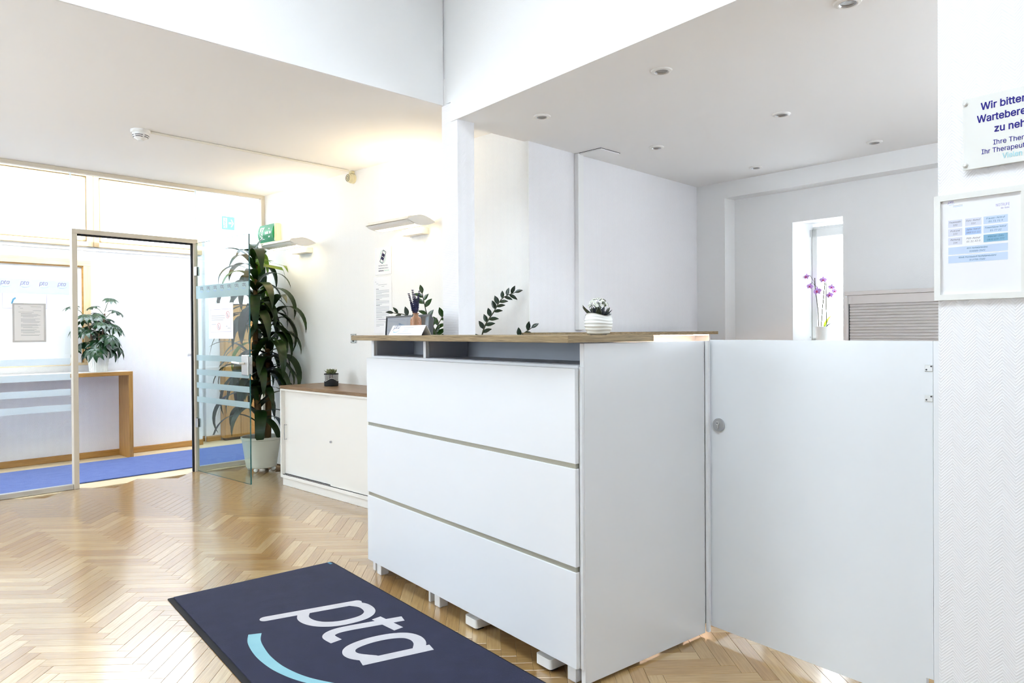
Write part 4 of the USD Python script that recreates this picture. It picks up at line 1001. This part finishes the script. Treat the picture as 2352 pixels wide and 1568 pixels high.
ka = thing('flower_pot', 'white-flowering plant with grey-purple rosette in a ribbed white pot on the worktop', 'potted plant', turn((1.93, 1.893, 1.2367), 20))
prof = [(0, 0), (.030, 0), (.034, .002)]
for i in range(28):
    t = i / 27; z = .004 + .073 * t
    r = .036 + .0175 * math.sin(math.pi * min(1, .08 + t * .72)) ** .9 + .0011 * math.sin(t * 36)
    prof.append((r, z))
prof += [(.0505, .0785), (.048, .077), (.047, .062), (0, .060)]
part(ka, 'pot', lathe(prof, 56, lambda a, z, r: (.0055 * np.cos(2 * a + .5) + .002 * np.cos(a)) * (z / .078) ** 1.5 + .0012 * np.sin(3 * a + 60 * z)), 'ceramic_white', smooth=60)
part(ka, 'soil', lathe([(0, .066), (.047, .064), (0, .061)], 24), 'soil')
for k in range(16):
    ri = k / 15; part(ka, 'leaf', fat_leaf((.010 * math.cos(k * 2.4) + .004, .010 * math.sin(k * 2.4), .068 + .010 * (1 - ri)), k * 2.4 + .3, math.radians(70 - 52 * ri), .024 + .026 * ri, .0075 + .004 * ri), 'leaf_grey', smooth=True, label='grey-purple fleshy leaf')
for a, L in ((2.5, .062), (2.2, .055), (.9, .05), (-.4, .052), (3.6, .05)):
    part(ka, 'leaf', fat_leaf((.02 * math.cos(a), .02 * math.sin(a), .070), a, math.radians(28), L, .012), 'leaf_olive', smooth=True)
rg = random.Random(8)
fl = []; cen = []; stm = []
for k in range(64):
    u, vv = rg.random(), rg.random(); th = 2 * math.pi * u; ph = math.acos(1 - vv * 1.15)
    c = np.array([.034 * math.sin(ph) * math.cos(th), .034 * math.sin(ph) * math.sin(th), .112 + .026 * math.cos(ph)]) * np.array([1.05, 1.05, 1])
    nrm = c - np.array([0, 0, .092]); nrm /= np.linalg.norm(nrm)
    a = np.cross(nrm, [.3, .5, .8]); a /= np.linalg.norm(a); b = np.cross(nrm, a)
    r0 = rg.uniform(0, 1.5)
    for q in range(4):
        d = a * math.cos(r0 + q * math.pi / 2) + b * math.sin(r0 + q * math.pi / 2)
        s = np.linspace(0, 1, 4); cc = c + d * (s * .0075)[:, None] + nrm * (.002 * s ** 2)[:, None]
        fl.append(ribbon(cc, np.array([.0012, .0030, .0032, .0004]), nrm, .2))
    cen.append(ball(c + nrm * .0008, .0011, 1))
    if k % 4 == 0: stm.append(tube([(0, 0, .070), c * [.5, .5, 1] - [0, 0, .018], c - nrm * .002], .0009, 4))
part(ka, 'florets', cat(fl), 'petal_white', kind='stuff', label='dense cluster of small white florets'); part(ka, 'floret_centres', cat(cen), 'leaf_lime', kind='stuff'); part(ka, 'flower_stems', cat(stm), 'stem_green', kind='stuff')

# ------------------------------------------------------------------ vase with dried lavender
vs = thing('lavender_vase', 'rose glass bottle vase with dried lavender stalks on the worktop behind the tent card', 'vase', turn((1.80, 3.012, 1.2367), 0))
pv = [(0, .0), (.0235, .0), (.0255, .003), (.0265, .010), (.0262, .078), (.0235, .086), (.0150, .091), (.0125, .096), (.0128, .104), (.0165, .1065), (.0165, .1085), (.0118, .1085), (.0100, .097), (.0130, .089), (.0225, .083), (.0238, .012), (0, .008)]
part(vs, 'bottle', lathe(pv, 40), 'glass_rose', smooth=40)
net = []
for k in range(14):
    for sg_ in (-1, 1):
        net.append(tube([(.0268 * math.cos(2 * math.pi * k / 14 + sg_ * t * 1.5), .0268 * math.sin(2 * math.pi * k / 14 + sg_ * t * 1.5), .008 + .068 * t) for t in np.linspace(0, 1, 9)], .0008, 4))
part(vs, 'relief', cat(net), 'glass_rose', kind='stuff', label='raised lozenge relief on the glass')
rg = random.Random(3)
for k, (dx, dy, h) in enumerate(((-.010, .050, .205), (.0, .030, .222), (.004, .012, .185), (-.006, .0, .200), (.010, -.018, .215), (-.004, -.030, .190), (.006, .055, .165), (.0, -.008, .170))):
    c = [np.array([dx * .05, dy * .08, .012]), np.array([dx * .2, dy * .18, .108]), np.array([dx, dy, h])]
    cur = np.array([c[0] * (1 - t) ** 2 + 2 * c[1] * t * (1 - t) + c[2] * t * t for t in np.linspace(0, 1, 12)])
    sp = part(vs, 'lavender_stalk', tube(cur, .0011, 5), 'stem_brown')
    bd = []
    for i in range(11):
        t = .58 + .42 * i / 10; p = c[0] * (1 - t) ** 2 + 2 * c[1] * t * (1 - t) + c[2] * t * t
        for j in range(4):
            a = 2 * math.pi * j / 4 + i * .7
            bd.append(ball(p + [.0036 * math.cos(a), .0036 * math.sin(a), 0], .0030 * (1.15 - .5 * i / 10), 1, (1, 1, 1.3)))
    part(sp, 'flower_spike', cat(bd), 'lavender_bud', label='dark violet dried lavender flower spike')

# ------------------------------------------------------------------ tent card, monitor, desk behind the counter
tc = thing('tent_card', 'white folded tent card printed with pta on the left end of the oak worktop', 'tent card', axes((1.681, 3.071, 1.2367), (0, -1, 0), UP, (-1, 0, 0)))
def slab(p, q, th, x0, x1):
    p, q = np.array(p), np.array(q); d = (q - p) / np.linalg.norm(q - p); nn = np.array([-d[1], d[0]]) * th
    return moved(prism(Polygon([p, q, q + nn, p + nn]), x0, x1), axes((0, 0, 0), (0, 0, 1), (0, 1, 0), (-1, 0, 0))) if False else moved(prism(Polygon([p, q, q + nn, p + nn]), x0, x1), np.array([[0, 0, 1, 0], [0, 1, 0, 0], [-1, 0, 0, 0], [0, 0, 0, 1.0]]))
# profile coordinates: (depth behind the front edge, height)
part(tc, 'front_face', slab((0, 0), (.026, .0465), .0012, 0, .306), 'paper')
part(tc, 'back_face', slab((.0275, .0465), (.052, 0), .0012, 0, .306), 'paper')
TF = axes((0, 0, 0), (1, 0, 0), np.array([0, .0465, -.026]) / math.hypot(.0465, .026), np.array([0, .026, .0465]) / math.hypot(.0465, .026))
a, b = logo(.055)
part(tc, 'lettering', moved(a, TF @ axes((.022, .026, .0013), (1, 0, 0), (0, 1, 0), (0, 0, 1))), 'ink_grey'); part(tc, 'smile', moved(b, TF @ axes((.022, .026, .0013), (1, 0, 0), (0, 1, 0), (0, 0, 1))), 'tile_teal')
part(tc, 'print', moved(text_bars([(.11, .205, .041), (.125, .175, .033), (.125, .165, .026), (.12, .17, .019), (.08, .21, .009)], .0024, .0004), TF @ axes((0, 0, .0013), (1, 0, 0), (0, 1, 0), (0, 0, 1))), 'ink_grey_pale')

Lm, Rm = np.array([2.144, 4.01, 0]), np.array([2.100, 3.42, 0]); xm = (Rm - Lm) / np.linalg.norm(Rm - Lm)
mo = thing('monitor', 'flat black-framed computer screen reflecting pale daylight, behind the counter', 'monitor', axes(Lm + [0, 0, .742], xm, UP, np.cross(xm, UP)))
Wm = np.linalg.norm(Rm - Lm); tilt = .06
mb = lambda m: moved(m, axes((0, 0, 0), (1, 0, 0), np.array([0, 1, -tilt]) / math.hypot(1, tilt), np.array([0, tilt, 1]) / math.hypot(1, tilt)))
part(mo, 'bezel', mb(prism(sbox(0, .27, Wm, .612).difference(sbox(.010, .288, Wm - .010, .601)), -.012, .004)), 'plastic_black')
part(mo, 'screen', mb(box(.008, Wm - .008, .286, .603, -.008, .001)), 'screen', label='glossy dark screen'); part(mo, 'back_shell', mb(box(.02, Wm - .02, .29, .60, -.04, -.0085, .01)), 'plastic_black')
part(mo, 'stand', cat([box(Wm / 2 - .03, Wm / 2 + .03, .0, .42, -.085, -.062, .003)]), 'plastic_black'); part(mo, 'foot', box(Wm / 2 - .12, Wm / 2 + .12, 0, .012, -.16, .02, .004), 'plastic_black')
dk = thing('desk', 'white height-adjustable desk hidden behind the counter, its feet showing under the drawers', 'desk', turn((2.5, 2.6, 0), 0))
part(dk, 'desk_top', shift(box(2.09, 2.80, 1.86, 3.18, .715, .740, .002), (-2.5, -2.6, 0)), 'laminate_white')
for y in (2.44, 1.975):
    part(dk, 'desk_foot', shift(prism(sbox(1.712, y - .042, 2.62, y + .042).buffer(-.012).buffer(.012), .012, .048), (-2.5, -2.6, 0)), 'plastic_white', label='flat white desk foot with rounded tip')
    part(dk, 'glide', shift(box(1.73, 1.76, y - .03, y + .03, 0, .013), (-2.5, -2.6, 0)), 'metal_dark')
    part(dk, 'glide', shift(box(2.56, 2.60, y - .03, y + .03, 0, .013), (-2.5, -2.6, 0)), 'metal_dark')
    part(dk, 'column', shift(box(2.415, 2.495, y - .035, y + .035, .0485, .7145, .003), (-2.5, -2.6, 0)), 'plastic_white')
st = thing('side_table', 'narrow white table carrying the computer screen beside the pillar', 'table', turn((2.2, 3.75, 0), 0))
part(st, 'table_top', shift(box(2.092, 2.302, 3.37, 4.06, .715, .740, .002), (-2.2, -3.75, 0)), 'laminate_white')
for x in (2.105, 2.275):
    for y in (3.385, 4.03):
        part(st, 'leg', shift(box(x - .012, x + .012, y - .012, y + .012, 0, .7145), (-2.2, -3.75, 0)), 'plastic_white')

# ------------------------------------------------------------------ two zamioculcas plants behind the counter
def zz_stem(parent, pts, n, size, mat, sm, seed, lean=0.0, face=None):
    rg = random.Random(seed); P = smooth_path(pts, 6)
    part(parent, 'stem', tube(P, np.linspace(.0065, .0022, len(P)), 7), sm, smooth=True)
    T = np.gradient(P, axis=0); T /= np.linalg.norm(T, axis=1, keepdims=True)
    fc = np.array([-.62, -.78, .1]) if face is None else np.array(face)
    for k in range(n):
        i = int((.25 + .75 * k / (n - 1)) * (len(P) - 1)); sgn = 1 if k % 2 else -1
        side = np.cross(T[i], fc); side /= np.linalg.norm(side)
        d = side * sgn * .85 + T[i] * .75 + fc * rg.uniform(-.15, .35); d /= np.linalg.norm(d)
        if k == n - 1: d = T[i]
        L = size * (1 - .25 * abs(k / (n - 1) - .4)) * rg.uniform(.85, 1.1); s = np.linspace(0, 1, 7)
        c = P[i] + d * (s * L)[:, None] + np.array([0, 0, -1]) * (.10 * L * s ** 2)[:, None]
        nr = fc * .8 + np.array([0, 0, .6]) + side * sgn * .2
        part(parent, 'leaflet', ribbon(c, L * .22 * np.array([.2, .7, 1, 1, .8, .45, .02]), nr, .2), mat, smooth=True)
def zz_pot(parent, R, h):
    part(parent, 'pot', lathe([(0, 0), (R * .8, 0), (R * .82, .004), (R, h), (R * .93, h), (R * .9, h * .85), (0, h * .82)], 36), 'ceramic_white', smooth=35)
    part(parent, 'soil', lathe([(0, h * .87), (R * .91, h * .86), (0, h * .83)], 24), 'soil')
za = thing('zamioculcas', 'zamioculcas with thin upright stems rising behind the screen and the lavender', 'potted plant', turn(G(3.19, 3.76, .8207), 0))
zz_pot(za, .085, .15)
R_ = np.array([.7816, -.624, 0])            # to the right as seen from the entrance
def rel(r, z, d=0.0): return R_ * r + np.array([.624, .7816, 0]) * d + np.array([0, 0, z])
zz_stem(za, [rel(0, .13), rel(.01, .40), rel(-.03, .58), rel(-.055, .70)], 12, .085, 'leaf_zz', 'stem_dark', 1)
zz_stem(za, [rel(-.02, .13), rel(-.06, .36), rel(-.14, .53), rel(-.25, .565, -.03)], 11, .075, 'leaf_zz_dark', 'stem_dark', 2)
zz_stem(za, [rel(.02, .13), rel(.04, .34), rel(.045, .46), rel(.10, .56)], 10, .085, 'leaf_zz', 'stem_dark', 3)
zz_stem(za, [rel(.0, .13, -.02), rel(-.05, .30, -.02), rel(-.10, .42, -.02), rel(-.12, .49, -.02)], 9, .08, 'leaf_zz', 'stem_dark', 4)
zz_stem(za, [rel(.03, .13), rel(.06, .30), rel(.05, .40), rel(.02, .47)], 8, .08, 'leaf_zz', 'stem_dark', 5)
zb = thing('zamioculcas', 'zamioculcas with one arching leafy stem and a low sprig in front of the cream wall', 'potted plant', turn((2.715, 3.635, 0), 0))
part(zb, 'planter', box(-.10, .10, -.10, .10, 0, .80, .006), 'ceramic_white'); part(zb, 'soil', box(-.09, .09, -.09, .09, .8, .806), 'soil')
zz_stem(zb, [rel(-.08, .80), rel(-.065, 1.10), rel(-.035, 1.27), rel(.03, 1.38), rel(.085, 1.465), rel(.165, 1.502)], 20, .068, 'leaf_zz_dark', 'stem_dark', 6)
zz_stem(zb, [rel(.06, .80), rel(.13, 1.05, -.04), rel(.18, 1.20, -.05), rel(.27, 1.275, -.05)], 10, .07, 'leaf_zz_dark', 'stem_dark', 7)

# ------------------------------------------------------------------ orchid on the window sill
oc = thing('orchid', 'pale lilac orchid with staked stems in a white pot on the window sill', 'potted plant', MF @ axes((.966, .27, 1.1213), (1, 0, 0), (0, 1, 0), (0, 0, 1)))
part(oc, 'pot', lathe([(0, 0), (.044, 0), (.046, .003), (.059, .150), (.060, .155), (.057, .155), (.054, .130), (0, .125)], 40), 'ceramic_white', smooth=40)
part(oc, 'bark_mix', lathe([(0, .140), (.055, .137), (0, .13)], 24), 'soil')
part(oc, 'leaf', strap(leaf_curve((.01, 0, .14), .9, 1.3, .12, .6), .028, .9, fold=.15), 'leaf_lime', smooth=True, label='bright lime leaf lit from behind')
part(oc, 'leaf', strap(leaf_curve((.015, 0, .14), .1, .9, .09, .9), .022, .1, fold=.15), 'leaf_grey', smooth=True)
sx = lambda s, z, d=0: (s - .966, d, z - 1.1213)
for pts in ([(.934, 1.27), (.925, 1.42), (.905, 1.58), (.902, 1.66)], [(.951, 1.27), (.962, 1.42), (.976, 1.56), (.982, 1.62)], [(.996, 1.27), (.992, 1.42), (.990, 1.55), (.990, 1.62)]):
    part(oc, 'stake', tube([sx(*p) for p in pts], .0028, 6), 'stem_dark', smooth=True)
for pts in ([(.905, 1.58), (.895, 1.63), (.865, 1.68), (.840, 1.685)], [(.902, 1.60), (.88, 1.63), (.866, 1.605)], [(.905, 1.60), (.925, 1.585), (.926, 1.565)], [(.980, 1.61), (.975, 1.645)], [(.976, 1.58), (.95, 1.59), (.93, 1.57)], [(.990, 1.60), (1.02, 1.635), (1.038, 1.585)], [(.990, 1.60), (1.05, 1.60), (1.062, 1.555)], [(1.02, 1.62), (1.03, 1.56), (1.023, 1.525)]):
    part(oc, 'flower_stem', tube([sx(*p) for p in pts], .0014, 5), 'stem_dark', smooth=True)
def orchid_flower(s, z, size, yaw, roll):
    c = np.array(sx(s, z, -.008)); n = np.array([math.sin(yaw), -math.cos(yaw), .15]); n /= np.linalg.norm(n)
    a = np.cross(n, UP); a /= np.linalg.norm(a); b = np.cross(a, n) * 1.0
    out = []
    for ang, L, w in ((0, .95, .42), (math.pi, .95, .42), (math.pi / 2, .9, .26), (math.pi * 1.28, .9, .24), (math.pi * 1.72, .9, .24)):
        d = a * math.cos(ang + roll) + b * math.sin(ang + roll); t = np.linspace(0, 1, 6)
        cc = c + d * (t * L * size)[:, None] - n * (.18 * size * t ** 2)[:, None]
        out.append(ribbon(cc, size * w * np.array([.25, .8, 1.05, 1.0, .65, .05]), n, .1))
    f = part(oc, 'blossom', cat(out), 'petal_lilac', smooth=True)
    part(f, 'lip', cat([ball(c + n * .004 - b * .006, size * .22, 1, (1, 1, 1.2))]), 'petal_magenta', smooth=True)
for i, (s, z, sz) in enumerate(((.837, 1.675, .030), (.865, 1.597, .028), (.924, 1.556, .038), (.972, 1.642, .030), (1.037, 1.581, .026), (1.022, 1.521, .030), (1.060, 1.550, .024))):
    orchid_flower(s, z, sz, (-.4, .2, -.1, .5, .6, .2, .9)[i], .2 * math.sin(i * 2.1))
